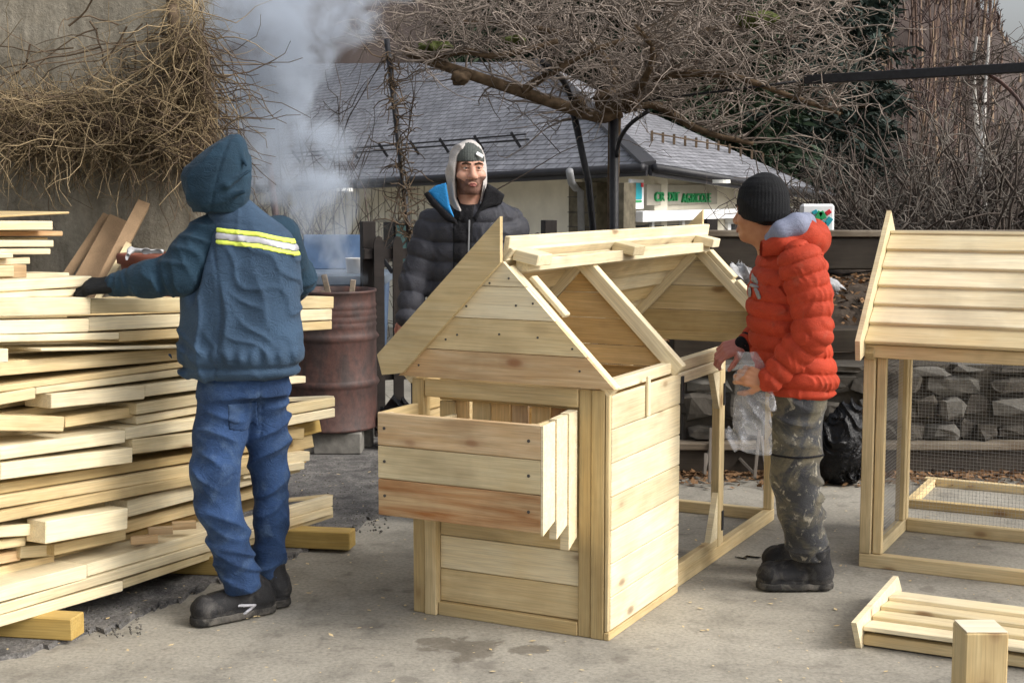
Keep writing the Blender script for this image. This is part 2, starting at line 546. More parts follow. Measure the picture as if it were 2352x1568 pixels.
cloth('paint_trousers', (.042, .043, .047), amt=.45, patch=[((.125, .11, .075), 6., .46, .58, .85), ((.36, .33, .26), 26., .58, .68, .75), ((.62, .62, .60), 17., .74, .77, .95)], sheen=.1)
cloth('plastic_black', (.006, .006, .007), amt=.4, rough=.22, sheen=0)
cloth('cardboard', (.29, .195, .115), amt=.2, crum=8., cd=.004, rough=.9, sheen=0)
cloth('rag_white', (.42, .42, .43), amt=.2)
simple('strip_yellow', (.72, .85, .12), .5, .4, 60, .08)
simple('strip_silver', (.42, .42, .46), .35, .5, 60, .08)
def skin_mat(name, col):
    m, nt, out = mat(name)
    v = objcoord(nt)
    n = noise(nt, v, 30, 4)
    r = ramp(nt, [(.3, (col[0] * .86, col[1] * .78, col[2] * .74)), (.7, col)])
    nt.links.new(n, r.inputs[0])
    p = principled(nt, out, r.outputs[0], .5, .4, n, .15, .001)
    p.inputs['Subsurface Weight'].default_value = .12
    p.inputs['Subsurface Radius'].default_value = (.01, .004, .002)
skin_mat('skin_fair', (.56, .32, .235))
skin_mat('skin_tan', (.44, .215, .115))
skin_mat('skin_cold', (.50, .21, .17))
simple('lip', (.30, .10, .085), .45, .4, 60, .15)
simple('stubble', (.17, .092, .07), .7, .2, 180, .4)
simple('brow_hair', (.045, .026, .016), .8, .2, 90, .4)
simple('eye_white', (.70, .66, .62), .2, .6, 20, .05)
simple('eye_dark', (.025, .018, .013), .12, .6, 20, .1)
simple('black_iron', (.014, .014, .017), .5, .45, 30, .4)
simple('render_cream', (.72, .68, .57), .85, .2, 3.0, .08)
simple('render_grey', (.40, .375, .32), .85, .2, 4.0, .1)
simple('soffit', (.52, .48, .39), .8, .2, 4.0, .06)
simple('fascia_black', (.018, .018, .022), .5, .4, 6.0, .2)
simple('white_panel', (.70, .71, .72), .6, .3, 5.0, .05)
simple('stone_clad', (.12, .105, .075), .9, .2, 7.0, .35, .6, .02)
simple('dark_glass', (.02, .025, .028), .12, .6, 3.0, .3)
simple('teal_glass', (.16, .33, .32), .2, .5, 4.0, .1)
simple('downpipe_zinc', (.22, .225, .235), .5, .4, 10., .15)
simple('sign_green', (.02, .30, .10), .5, .3, 30., .06)
simple('sign_teal', (.02, .30, .36), .5, .3, 30., .06)
simple('sign_red', (.55, .03, .04), .5, .3, 30., .06)
simple('sign_white', (.74, .75, .76), .4, .4, 12., .04)
simple('lamp_lens', (.85, .84, .78), .4, .4, 12., .03)
simple('concrete_block', (.20, .19, .17), .9, .2, 16., .3, .6, .008)
simple('terracotta', (.15, .052, .034), .75, .3, 9., .25)
simple('bin_blue', (.10, .17, .30), .55, .4, 4., .35)
simple('bin_grey_blue', (.19, .24, .31), .55, .4, 6., .2)
simple('white_plastic', (.72, .71, .70), .4, .4, 8., .08)
simple('soil', (.062, .048, .037), .95, .1, 9., .5, .8, .03, 6)
simple('leaf_dry', (.21, .12, .06), .8, .2, 14., .5)
simple('stone_grey', (.12, .113, .10), .9, .2, 6., .35, .8, .02, 6)
simple('stone_dark', (.062, .055, .046), .9, .2, 6., .4, .8, .02, 6)
simple('twig_grey', (.24, .20, .17), .85, .2, 5., .4, .3, .002)
simple('bark_brown', (.115, .08, .05), .9, .2, 16., .45, .7, .006)
simple('moss', (.085, .10, .032), .9, .1, 30., .4)
simple('vine_gold', (.27, .205, .12), .85, .2, 3., .45)
simple('vine_dark', (.105, .075, .05), .9, .2, 6., .45)
simple('shrub_twig', (.095, .076, .064), .85, .2, 1.4, .35)
simple('shrub_pale', (.165, .145, .125), .85, .2, 1.4, .3)
simple('wood_trunk', (.115, .078, .062), .9, .2, .25, .35)
simple('wood_pale_trunk', (.23, .165, .115), .9, .2, .3, .3)
simple('wood_twig', (.088, .064, .060), .9, .2, .2, .35)
simple('hill_earth', (.075, .060, .055), .95, .1, .4, .45, .6, .1, 6)
simple('needle_green', (.017, .034, .014), .7, .3, .8, .5)
simple('needle_blue', (.020, .033, .026), .7, .3, .8, .45)
simple('house_white', (.45, .45, .45), .8, .2, 1., .06)
simple('birch_bark', (.52, .50, .47), .7, .3, 5., .5)
simple('wire_zinc', (.36, .36, .36), .4, .5, 10., .1)
simple('nail_steel', (.06, .055, .05), .5, .5, 10., .2)
simple('ash_wood', (.25, .20, .15), .9, .2, 20., .4)

def film_mat():
    m, nt, out = mat('clear_film')
    v = objcoord(nt)
    n = noise(nt, v, 16, 5, .7, 1.2)
    tr = N(nt, 'BsdfTransparent'); tr.inputs[0].default_value = (.93, .94, .95, 1)
    p = N(nt, 'BsdfPrincipled')
    p.inputs['Base Color'].default_value = (.66, .66, .69, 1)
    p.inputs['Roughness'].default_value = .28
    p.inputs['Specular IOR Level'].default_value = .7
    b = N(nt, 'Bump'); b.inputs['Strength'].default_value = .8; b.inputs['Distance'].default_value = .01
    nt.links.new(n, b.inputs['Height']); nt.links.new(b.outputs[0], p.inputs['Normal'])
    r = ramp(nt, [(.38, .10), (.56, .18), (.72, .52)]); nt.links.new(n, r.inputs[0])
    mx = N(nt, 'MixShader')
    nt.links.new(r.outputs[0], mx.inputs[0]); nt.links.new(tr.outputs[0], mx.inputs[1]); nt.links.new(p.outputs[0], mx.inputs[2])
    nt.links.new(mx.outputs[0], out.inputs[0])
film_mat()
# ------------------------------------------------------------------ ground, terrace, hill
def smooth(a, b, x):
    t = np.clip((x - a) / (b - a), 0, 1); return t * t * (3 - 2 * t)
def ground_z(x, y):
    z = -1.0 * smooth(10.5, 15.0, y) - 0.0 * x
    return z
def make_ground():
    xs = np.unique(np.concatenate([np.linspace(-400, -12, 12), np.linspace(-12, 12, 49), np.linspace(12, 400, 12)]))
    ys = np.unique(np.concatenate([np.linspace(-60, 0, 7), np.linspace(0, 18, 73), np.linspace(18, 600, 16)]))
    X, Y = np.meshgrid(xs, ys)
    Z = ground_z(X, Y)
    V = np.stack([X, Y, Z], -1).reshape(-1, 3)
    nx = len(xs)
    i, j = np.meshgrid(np.arange(len(ys) - 1), np.arange(nx - 1), indexing='ij')
    F = np.stack([i * nx + j, i * nx + j + 1, (i + 1) * nx + j + 1, (i + 1) * nx + j], -1).reshape(-1, 4)
    o = link('ground', np_mesh('ground', V, F), MT['yard_concrete'], smooth=True)
    tag(o, 'grey worn concrete yard with stains and hairline cracks', 'ground', kind='structure')
make_ground()

def asphalt_patch():
    edge = [(-300, 1560), (60, 1502), (175, 1462), (270, 1440), (330, 1405), (385, 1388), (440, 1362), (500, 1335), (560, 1318), (655, 1292), (700, 1262), (770, 1242), (850, 1190), (960, 1168), (1010, 1130), (1000, 1085)]
    pts = []
    rng = random.Random(3)
    for k in range(len(edge) - 1):
        a, b = G(*edge[k]), G(*edge[k + 1])
        for t in range(7):
            p = a.lerp(b, t / 7)
            pts.append((p.x + rng.uniform(-.03, .03), p.y + rng.uniform(-.035, .035)))
    pts = sorted(pts)
    n = len(pts)
    bm = bmesh.new()
    top = [bm.verts.new((x, y, .016)) for x, y in pts]
    bot = [bm.verts.new((x + .008, y - .010, -.002)) for x, y in pts]
    bck = [bm.verts.new((x, max(9.4, y + .05), .016)) for x, y in pts]
    for i in range(n - 1):
        bm.faces.new((top[i], top[i + 1], bck[i + 1], bck[i]))
        bm.faces.new((bot[i], bot[i + 1], top[i + 1], top[i]))
    bmesh.ops.recalc_face_normals(bm, faces=bm.faces)
    me = bpy.data.meshes.new('asphalt_patch'); bm.to_mesh(me); bm.free()
    o = link('asphalt_patch', me, MT['broken_asphalt'])
    tag(o, 'dark broken asphalt layer with ragged edge under the lumber pile', 'ground', kind='structure')
asphalt_patch()

TERR_Y = 8.28                                   # front of the planted terrace
TX0 = 1.02
def make_terrace():
    xs = np.linspace(TX0, 14, 90); ys = np.linspace(TERR_Y + .22, 19, 70)
    X, Y = np.meshgrid(xs, ys)
    rng = np.random.default_rng(5)
    Z = .66 + .42 * smooth(8.5, 10.0, Y) - .5 * smooth(10.6, 14, Y) * (1 - smooth(2.2, 4.0, X)) - 1.6 * smooth(13.5, 17, Y)
    Z += .05 * np.sin(X * 3.1 + Y * 2) * np.sin(Y * 4.3) + rng.normal(size=Z.shape) * .018
    V = np.stack([X, Y, Z], -1).reshape(-1, 3)
    nx = len(xs)
    i, j = np.meshgrid(np.arange(len(ys) - 1), np.arange(nx - 1), indexing='ij')
    F = np.stack([i * nx + j, i * nx + j + 1, (i + 1) * nx + j + 1, (i + 1) * nx + j], -1).reshape(-1, 4)
    # skirt down to the ground along the left edge and the back
    sk, sf = [], []
    base = len(V)
    for q, (ii) in enumerate(range(len(ys))):
        p = V[ii * nx]; sk.append((p[0], p[1], -1.2))
        if q:
            sf.append((base + q - 1, base + q, ii * nx, (ii - 1) * nx))
    V = np.concatenate([V, np.array(sk)]); F = np.concatenate([F, np.array(sf)])
    o = link('terrace_soil', np_mesh('terrace_soil', V, F), MT['soil'], smooth=True)
    tag(o, 'dark planted earth bank behind the timber edging', 'ground', kind='structure')
    # stone retaining wall: mortar core + single stones
    w = empty('stone_wall', (TX0, TERR_Y, 0), 0, 'low rough stone retaining wall behind the mesh hutch', 'wall')
    core = box_mesh('core', 9.0, .2, .64, .01)
    c = link('core', core, MT['stone_dark'], w); c.location = (4.5, .16, .32)
    rng = random.Random(12)
    z = .19; row = 0
    while z < .60:
        h = rng.uniform(.07, .17)
        if z + h > .64: h = .64 - z
        x = rng.uniform(-.1, .05)
        while x < 3.2:
            l = rng.uniform(.08, .40)
            stone(w, x + l / 2, .05 + rng.uniform(-.04, .02), z + h / 2 + rng.uniform(-.015, .015), l * rng.uniform(.7, .96), .12, h * rng.uniform(.55, .95), rng)
            x += l
        z += h; row += 1
    bd = empty('terrace_edging', (TX0, TERR_Y - .06, 0), 0, 'low dark plank edging with pale worn top along the stone wall', 'edging')
    slab(bd, 'plank', -.1, 9, -.02, .02, 0, .15, MT['old_timber'])
    slab(bd, 'cap', -.1, 9, -.045, .09, .151, .19, MT['old_plank'])
def stone(parent, x, y, z, lx, ly, lz, rng, mt=None):
    bm = bmesh.new()
    bmesh.ops.create_cube(bm, size=1)
    bmesh.ops.bevel(bm, geom=bm.edges[:], offset=.2, segments=1, affect='EDGES')
    for v in bm.verts:
        v.co += Vector([rng.uniform(-.15, .15) for _ in range(3)])
        v.co = Vector((v.co.x * lx, v.co.y * ly, v.co.z * lz))
    me = bpy.data.meshes.new('stone'); bm.to_mesh(me); bm.free()
    o = link('stone', me, mt or MT[rng.choice(['stone_grey', 'stone_dark', 'stone_dark'])], parent)
    o.location = (x, y, z)
    return o
make_terrace()

for (nm, y, z0, z1, x1, lab) in (('timber_sleeper', 8.52, .62, .83, 9.5, 'dark weathered timber sleeper laid along the top of the stone wall'),
                                 ('timber_sleeper', 10.05, 1.10, 1.33, 9.5, 'long grey sleeper higher up the bank behind the red jacket')):
    o = slab(None, nm, TX0 - .05, x1, y, y + .2, z0, z1, MT['old_timber'], .012)
    tag(o, lab, 'sleeper')
o = slab(None, 'weathered_plank', TX0 + .15, 9.3, 10.03, 10.27, 1.332, 1.375, MT['old_plank'], .006)
tag(o, 'pale weathered plank lying on the upper sleeper of the bank', 'plank')

def leaf_litter():
    rng = np.random.default_rng(8)
    n = 5200
    x = rng.uniform(TX0 - .15, 4.6, n); y = rng.uniform(7.75, 8.2, n); z = np.full(n, .006)
    m = rng.random(n) < .55
    y2 = rng.uniform(8.75, 10.0, n)
    zz = .66 + .42 * smooth(8.5, 10.0, y2) + .05 * np.sin(x * 3.1 + y2 * 2) * np.sin(y2 * 4.3) + .015
    y = np.where(m, y2, 8.2 - (8.2 - y) * rng.random(n)); z = np.where(m, zz, z)
    c = np.stack([x, y, z + rng.random(n) * .02], -1)
    a = rng.normal(size=(n, 3)); a[:, 2] *= .35; a /= np.linalg.norm(a, axis=1, keepdims=True)
    b = np.cross(a, rng.normal(size=(n, 3)) * .3 + [0, 0, 1]); b /= np.linalg.norm(b, axis=1, keepdims=True)
    s = rng.uniform(.014, .034, n)[:, None]
    V = np.stack([c - a * s, c - b * s * .55, c + a * s, c + b * s * .55], 1).reshape(-1, 3)
    V[:, 2] = np.maximum(V[:, 2], .005)
    F = np.arange(4 * n).reshape(-1, 4)
    o = link('leaf_litter', np_mesh('leaf_litter', V, F), MT['leaf_dry'])
    tag(o, 'brown dry leaves scattered along the foot of the bank', 'leaves', kind='stuff')
leaf_litter()

def make_hill():
    xs = np.linspace(-60, 140, 90); ys = np.linspace(38, 160, 50)
    X, Y = np.meshgrid(xs, ys)
    prof = np.clip(9.2 + (20.5 - X * 60 / np.maximum(Y, 60)) * 1.25, 2.0, 34)
    Z = -1.0 + prof * smooth(40, 64, Y) * smooth(-30, 4, X)
    Z += .5 * np.sin(X * .7) * np.sin(Y * .45)
    V = np.stack([X, Y, Z], -1).reshape(-1, 3)
    nx = len(xs)
    i, j = np.meshgrid(np.arange(len(ys) - 1), np.arange(nx - 1), indexing='ij')
    F = np.stack([i * nx + j, i * nx + j + 1, (i + 1) * nx + j + 1, (i + 1) * nx + j], -1).reshape(-1, 4)
    o = link('hill', np_mesh('hill', V, F), MT['hill_earth'], smooth=True)
    tag(o, 'steep wooded hillside rising beyond the buildings', 'hill', kind='structure')
    rng = np.random.default_rng(21)
    def hz(x, y):
        p = np.clip(9.2 + (20.5 - x * 60 / np.maximum(y, 60)) * 1.25, 2.0, 34)
        return -1.0 + p * smooth(40, 64, y) * smooth(-30, 4, x)
    n = 700
    y = rng.uniform(44, 66, n); x = rng.uniform(.12, .40, n) * y
    st = np.stack([x, y, hz(x, y)], -1)
    ln = rng.uniform(3.5, 7.0, n)
    hgt = np.clip((.345 - x / y) / .05, .06, 1.0); ln = ln * hgt
    tr = wander(st, np.tile([0, 0, 1.], (n, 1)), ln, 5, .05, 0, 3)
    v1 = tubes(tr[:520], .07, .02)
    v2 = tubes(tr[520:], .08, .025)
    k = rng.integers(0, n, 7000); kk = rng.integers(1, 5, 7000)
    s2 = tr[k, kk]
    d2 = rng.normal(size=(7000, 3)) * [.6, .6, .3] + [0, 0, .9]
    tw = wander(s2, d2, rng.uniform(.6, 1.7, 7000) * hgt[k], 4, .25, .05, 4)
    v3 = tubes(tw, .022, .010)
    for nm, vv, mt, lab in (('bare_wood', v1, 'wood_trunk', 'brown leafless trunks of the wood on the hillside'),
                            ('pale_trunks', v2, 'wood_pale_trunk', 'pale ochre trunks showing among the hillside wood'),
                            ('wood_undergrowth', v3, 'wood_twig', 'reddish brown haze of twigs over the hillside wood')):
        o = link(nm, np_mesh(nm, *vv), MT[mt]); tag(o, lab, 'wood', kind='stuff')
make_hill()

# ------------------------------------------------------------------ left concrete wall
def left_wall():
    yw = 8.75
    x1 = W(468, 300, yw).x
    n = 46
    xs = np.linspace(-7, x1, n); zs = np.linspace(-.05, 4.2, 40)
    rng = np.random.default_rng(2)
    X, Z = np.meshgrid(xs, zs)
    Y = yw + .02 * np.sin(X * 5 + Z * 3) + rng.normal(size=X.shape) * .008
    e = X >= x1 - 1e-6
    X = X + np.where(e, rng.normal(size=X.shape) * .03, 0)
    V = np.stack([X, Y, Z], -1).reshape(-1, 3)
    i, j = np.meshgrid(np.arange(39), np.arange(n - 1), indexing='ij')
    F = np.stack([i * n + j, i * n + j + 1, (i + 1) * n + j + 1, (i + 1) * n + j], -1).reshape(-1, 4)
    B = V.copy(); B[:, 1] = yw + .55
    nb = len(V)
    F2 = F[:, ::-1] + nb
    r = np.arange(39) * n + n - 1
    side = np.stack([r, r + nb, r + n + nb, r + n], -1)
    t = 39 * n + np.arange(n - 1)
    top = np.stack([t, t + 1, t + 1 + nb, t + nb], -1)
    o = link('concrete_wall', np_mesh('concrete_wall', np.concatenate([V, B]), np.concatenate([F, F2, side, top])), MT['old_concrete_wall'], smooth=False)
    tag(o, 'tall stained concrete wall under the dry creeper on the left', 'wall')
left_wall()

# ------------------------------------------------------------------ bank building
def bank():
    C = W(1490, 380, 20.0); L = W(470, 434, 33.0); T2 = W(1236, 142, 27.0); T1 = None; Rr = W(1908, 447, 26.0)
    nT = (C - L).cross(T2 - L); rT = W(360, 150, 1.0) - Vector((0, 0, EYE)); T1 = Vector((0, 0, EYE)) + rT * ((L - Vector((0, 0, EYE))).dot(nT) / rT.dot(nT))
    b = empty('bank_building', (C.x, C.y, -1.0), 0, 'single storey cream bank building with a big grey slate hip roof', 'building')
    off = b.location
    def q(p): return Vector(p) - off
    zn = Vector((0, 0, 1))
    # roof faces with slate running in courses
    def roof_face(pts, du):
        pts = [q(p) for p in pts]
        n = (pts[1] - pts[0]).cross(pts[2] - pts[0]).normalized()
        if n.z < 0: n = -n
        ux = zn.cross(n).normalized(); uy = n.cross(ux)
        lo = [p - n * .12 for p in pts]
        k = len(pts)
        fs = [list(range(k)), list(range(k, 2 * k))[::-1]] + [[i, i + k, (i + 1) % k + k, (i + 1) % k] for i in range(k)]
        me = py_mesh('roof', pts + lo, fs)
        bm = bmesh.new(); bm.from_mesh(me); bmesh.ops.recalc_face_normals(bm, faces=bm.faces); bm.to_mesh(me); bm.free()
        uvl = me.uv_layers.new(name='UVMap')
        for li in me.loops:
            p = me.vertices[li.vertex_index].co
            uvl.data[li.index].uv = (p.dot(ux), p.dot(uy))
        return link('roof', me, MT['slate_roof'], b), n
    o1, n1 = roof_face([L, C, T2, T1], 0)
    o2, n2 = roof_face([C, Rr, T2], 0)
    # back of the roof so that it is closed from the side
    bk = q(W(1236, 142, 27.0)) + Vector((3.5, 9, -2.8))
    me = py_mesh('roof', [q(T1), q(T2), q(Rr), q(Rr) + Vector((1, 6, 0)), q(T1) + Vector((3, 10, -4))], [(0, 1, 4), (1, 3, 4), (1, 2, 3)])
    link('roof', me, MT['fascia_black'], b)
    # fascia + gutter along the eaves
    for a, e in ((L, C), (C, Rr)):
        d = (e - a).normalized(); nn = d.cross(zn).normalized()
        if nn.y > 0: nn = -nn
        bar(b, 'fascia', q(a) + nn * .03 - zn * .07, q(e) + nn * .03 - zn * .07, .15, .05, nn, MT['fascia_black'])
        tube_obj('gutter', [q(a) + nn * .09 - zn * .03, q(e) + nn * .09 - zn * .03], .06, .06, MT['fascia_black'], b)
    # soffit and walls, set in from the eaves
    inset = 1.0
    Cw = C + Vector((.20, 1.15, 0)); Lw = L + Vector((.9, .5, 0)); Rw = Rr + Vector((-.2, 1.2, 0))
    me = py_mesh('soffit', [q(L) - zn * .13, q(C) - zn * .13, q(Cw) - zn * .13, q(Lw) - zn * .13, q(Rr) - zn * .13, q(Rw) - zn * .13], [(0, 1, 2, 3), (1, 4, 5, 2)])
    link('soffit', me, MT['soffit'], b)
    def wall(name, a, e, zt, m):
        a, e = q(a), q(e)
        d = (e - a); d.z = 0; d.normalize(); nn = d.cross(zn)
        if nn.y > 0: nn = -nn
        vs = [Vector((a.x, a.y, 0)), Vector((e.x, e.y, 0)), Vector((e.x, e.y, e.z - .12)), Vector((a.x, a.y, a.z - .12))]
        vs2 = [v - nn * .25 for v in vs]
        me = py_mesh(name, vs + vs2, [(0, 1, 2, 3), (7, 6, 5, 4), (0, 4, 5, 1), (3, 2, 6, 7), (1, 5, 6, 2), (0, 3, 7, 4)])
        bm = bmesh.new(); bm.from_mesh(me); bmesh.ops.recalc_face_normals(bm, faces=bm.faces); bm.to_mesh(me); bm.free()
        return link(name, me, m, b), d, nn
    wa, d1, nA = wall('wall', Lw, Cw, 0, MT['render_cream'])
    wb_, d2, nB = wall('wall', Cw, Rw, 0, MT['render_cream'])
    def on(p0, d, px, py):                       # point of a wall plane seen at a photo point
        nn = Vector((d.y, -d.x, 0))
        r = W(px, py, 1.0) - Vector((0, 0, EYE))
        t = (p0 - Vector((0, 0, EYE))).dot(nn) / r.dot(nn)
        return Vector((0, 0, EYE)) + r * t
    def panel(name, p0, d, nn, px0, py0, px1, py1, m, t=.04, off_=.03, parent=b):
        a = q(on(p0, d, px0, py1)); e = q(on(p0, d, px1, py1)); zt = q(on(p0, d, (px0 + px1) / 2, py0)).z; zb = q(on(p0, d, (px0 + px1) / 2, py1)).z
        mid = (a + e) / 2; L_ = abs((e - a).dot(d))
        me = box_mesh(name, L_, t, zt - zb, .004)
        o = link(name, me, m, parent)
        M = Matrix((d, nn.cross(d) * 0 + zn.cross(d), zn)).transposed().to_4x4()
        M.translation = Vector((mid.x, mid.y, (zt + zb) / 2)) + nn * off_
        o.matrix_local = M
        return o
    # left wall: vertical boarding joints, windows
    for px in range(600, 985, 15):
        panel('board_joint', Cw, d1, nA, px, 424, px + 1.2, 560, MT['render_grey'], .02, .006)
    panel('wall_band', Cw, d1, nA, 860, 505, 985, 512, MT['render_grey'], .03, .02)
    for (x0, x1, y0, y1) in ((886, 946, 511, 600), (1000, 1010, 520, 600)):
        f = panel('window', Cw, d1, nA, x0, y0, x1, y1, MT['fascia_black'], .06, .02)
    g = panel('window_pane', Cw, d1, nA, 893, 518, 912, 600, MT['dark_glass'], .03, .06)
    g = panel('window_pane', Cw, d1, nA, 918, 518, 940, 600, MT['teal_glass'], .03, .06)
    panel('stone_pier', Cw, d1, nA, 1335, 418, 1400, 600, MT['stone_clad'], .25, .13)
    for k, yy in enumerate((452, 487, 520)):
        panel('pier_joint', Cw, d1, nA, 1335, yy, 1400, yy + 1.6, MT['fascia_black'], .02, .262)
    # right wall: shop front under the eaves
    panel('stone_pier', Cw, d2, nB, 1402, 420, 1430, 600, MT['stone_clad'], .2, .10)
    panel('signboard', Cw, d2, nB, 1478, 424, 1640, 470, MT['render_grey'], .05, .03)
    panel('poster_board', Cw, d2, nB, 1428, 412, 1458, 480, MT['sign_white'], .04, .12)
    panel('poster_print', Cw, d2, nB, 1433, 420, 1452, 458, MT['sign_teal'], .02, .145)
    panel('poster_print', Cw, d2, nB, 1433, 460, 1452, 465, MT['sign_green'], .02, .145)
    panel('poster_print', Cw, d2, nB, 1449, 420, 1454, 430, MT['sign_red'], .02, .158)
    panel('canopy_panel', Cw, d2, nB, 1431, 482, 1660, 505, MT['white_panel'], .3, .16)
    panel('window', Cw, d2, nB, 1432, 506, 1640, 570, MT['render_grey'], .06, .03)
    for (x0, x1) in ((1436, 1478), (1486, 1548), (1556, 1600), (1606, 1634)):
        panel('window_pane', Cw, d2, nB, x0, 517, x1, 570, MT['dark_glass'], .03, .07)
    for x0 in (1480, 1550, 1602):
        panel('window_mullion', Cw, d2, nB, x0, 507, x0 + 6, 570, MT['white_panel'], .06, .09)
    panel('canopy_panel', Cw, d2, nB, 1662, 476, 1830, 505, MT['white_panel'], .2, .12)
    panel('window', Cw, d2, nB, 1664, 506, 1760, 560, MT['white_panel'], .06, .03)
    panel('window_pane', Cw, d2, nB, 1671, 513, 1724, 552, MT['dark_glass'], .03, .07)
    panel('window_pane', Cw, d2, nB, 1706, 520, 1724, 552, MT['teal_glass'], .03, .095)
    # lettering of the sign
    def word(txt, px0, px1, py0, py1):
        cu = bpy.data.curves.new('lettering', 'FONT')
        cu.body = txt; cu.size = 1; cu.extrude = .03; cu.offset = .012
        to = bpy.data.objects.new('lettering', cu); COL.objects.link(to)
        dg = bpy.context.evaluated_depsgraph_get()
        me = bpy.data.meshes.new_from_object(to.evaluated_get(dg))
        bpy.data.objects.remove(to)
        co = np.array([v.co[:] for v in me.vertices]); lo, hi = co.min(0), co.max(0)
        a = q(on(Cw, d2, px0, py1)); e = q(on(Cw, d2, px1, py1))
        zt = q(on(Cw, d2, (px0 + px1) / 2, py0)).z; zb = q(on(Cw, d2, (px0 + px1) / 2, py1)).z
        wd = (e - a).dot(d2); h = zt - zb
        for v in me.vertices:
            v.co = Vector(((v.co.x - lo[0]) / (hi[0] - lo[0]) * wd, (v.co.y - lo[1]) / (hi[1] - lo[1]) * h, v.co.z * .6))
        o = link('lettering', me, MT['sign_green'], b)
        M = Matrix((d2, zn, d2.cross(zn))).transposed().to_4x4()
        M.translation = Vector((a.x, a.y, zb)) + nB * .07
        o.matrix_local = M
    word('CREDIT', 1494, 1549, 441, 462)
    word('AGRICOLE', 1556, 1622, 444, 465)
    # soffit lamps
    for (px, py) in ((1338, 405), (1525, 405), (1657, 417), (1215, 411), (790, 436)):
        r = W(px, py, 1.0) - Vector((0, 0, EYE))
        best = None
        t = (C.z - .135 - EYE) / r.z if abs(r.z) > 1e-6 else 20
        p = Vector((0, 0, EYE)) + r * min(max(t, 17), 30)
        if t < 15 or t > 32: p = W(px, py, 20.8)
        bm = bmesh.new(); bmesh.ops.create_cone(bm, cap_ends=True, segments=16, radius1=.13, radius2=.13, depth=.05)
        me = bpy.data.meshes.new('soffit_lamp'); bm.to_mesh(me); bm.free()
        o = link('soffit_lamp', me, MT['lamp_lens'], b); o.location = q(p)
    # downpipe with its swan neck
    P = [q(W(1308, 392, 20.6)), q(W(1312, 418, 20.8)), q(W(1322, 432, 21.4)), q(W(1334, 440, 21.6)), q(W(1336, 600, 21.6))]
    tube_obj('downpipe', P, .055, .055, MT['downpipe_zinc'], b, 10)
    # snow guards: a rail on brackets, and a row of hooks
    def on_roof(px, py, pts):
        n = (pts[1] - pts[0]).cross(pts[2] - pts[0])
        r = W(px, py, 1.0) - Vector((0, 0, EYE))
        t = (pts[0] - Vector((0, 0, EYE))).dot(n) / r.dot(n)
        return Vector((0, 0, EYE)) + r * t
    f1 = [L, C, T2]; f2 = [C, Rr, T2]
    a, e = q(on_roof(590, 380, f1)), q(on_roof(1225, 336, f1))
    up = n1 * .14
    for dz in (0.0, .10):
        tube_obj('snow_rail', [a + up + n1 * dz, e + up + n1 * dz], .016, .016, MT['black_iron'], b, 6)
    for px in (622, 690, 760, 822, 890, 962, 1030, 1110, 1195):
        t = (px - 590) / (1225 - 590)
        p = q(on_roof(px, 380 - 44 * t, f1))
        bar(b, 'snow_rail_bracket', p, p + n1 * .30, .05, .04, (0, 1, 0), MT['black_iron'])
        bar(b, 'bracket_foot', p + n1 * .02 - zn * .1, p + n1 * .02 - zn * .24, .10, .04, n1, MT['white_panel'])
    for k in range(11):
        px = 1497 + k * 25.5
        p = q(on_roof(px, 325 + k * 3.6 + (k > 6) * (k - 6) * 3, f2))
        bar(b, 'snow_hook', p, p + zn * .17, .04, .04, (0, 1, 0), MT['vine_dark'])
    a, e = q(on_roof(1492, 322, f2)), q(on_roof(1745, 360, f2))
    tube_obj('snow_rail', [a + n2 * .12, e + n2 * .09], .013, .013, MT['vine_dark'], b, 6)
    # hip capping
    bar(b, 'hip_cap', q(C) + zn * .03, q(T2) + zn * .03, .22, .06, (n1 + n2), MT['slate_roof'])
bank()

def logo_sign():
    Y = 11.6
    p = W(1875, 502, Y)
    s = empty('sign_post', (p.x, p.y, -.2), 0, 'white illuminated box sign with green and blue emblem on a pole', 'sign')
    def q(v): return v - s.location
    bar(s, 'box', q(W(1838, 503, Y)), q(W(1914, 503, Y)), .245, .10, (0, 1, 0), MT['sign_white'], .02)
    tube_obj('pole', [q(W(1878, 530, Y + .02)), Vector((0, .02, .9))], .03, .03, MT['downpipe_zinc'], s, 8)
    def stroke(m, *pts, w=.045):
        pts = [q(W(px, py, Y - .062)) for px, py in pts]
        for a, e in zip(pts, pts[1:]):
            bar(s, 'emblem', a, e, w, .012, (0, 1, 0), m)
    stroke(MT['sign_green'], (1877, 503), (1885, 486), (1893, 503))
    stroke(MT['sign_teal'], (1866, 490), (1877, 484), w=.03)
    stroke(MT['sign_red'], (1897, 492), (1908, 484), w=.035)
    stroke(MT['sign_teal'], (1888, 510), (1896, 518), (1909, 500))
    stroke(MT['sign_teal'], (1896, 518), (1894, 530))
    stroke(MT['sign_green'], (1896, 533), (1908, 533), w=.03)
logo_sign()

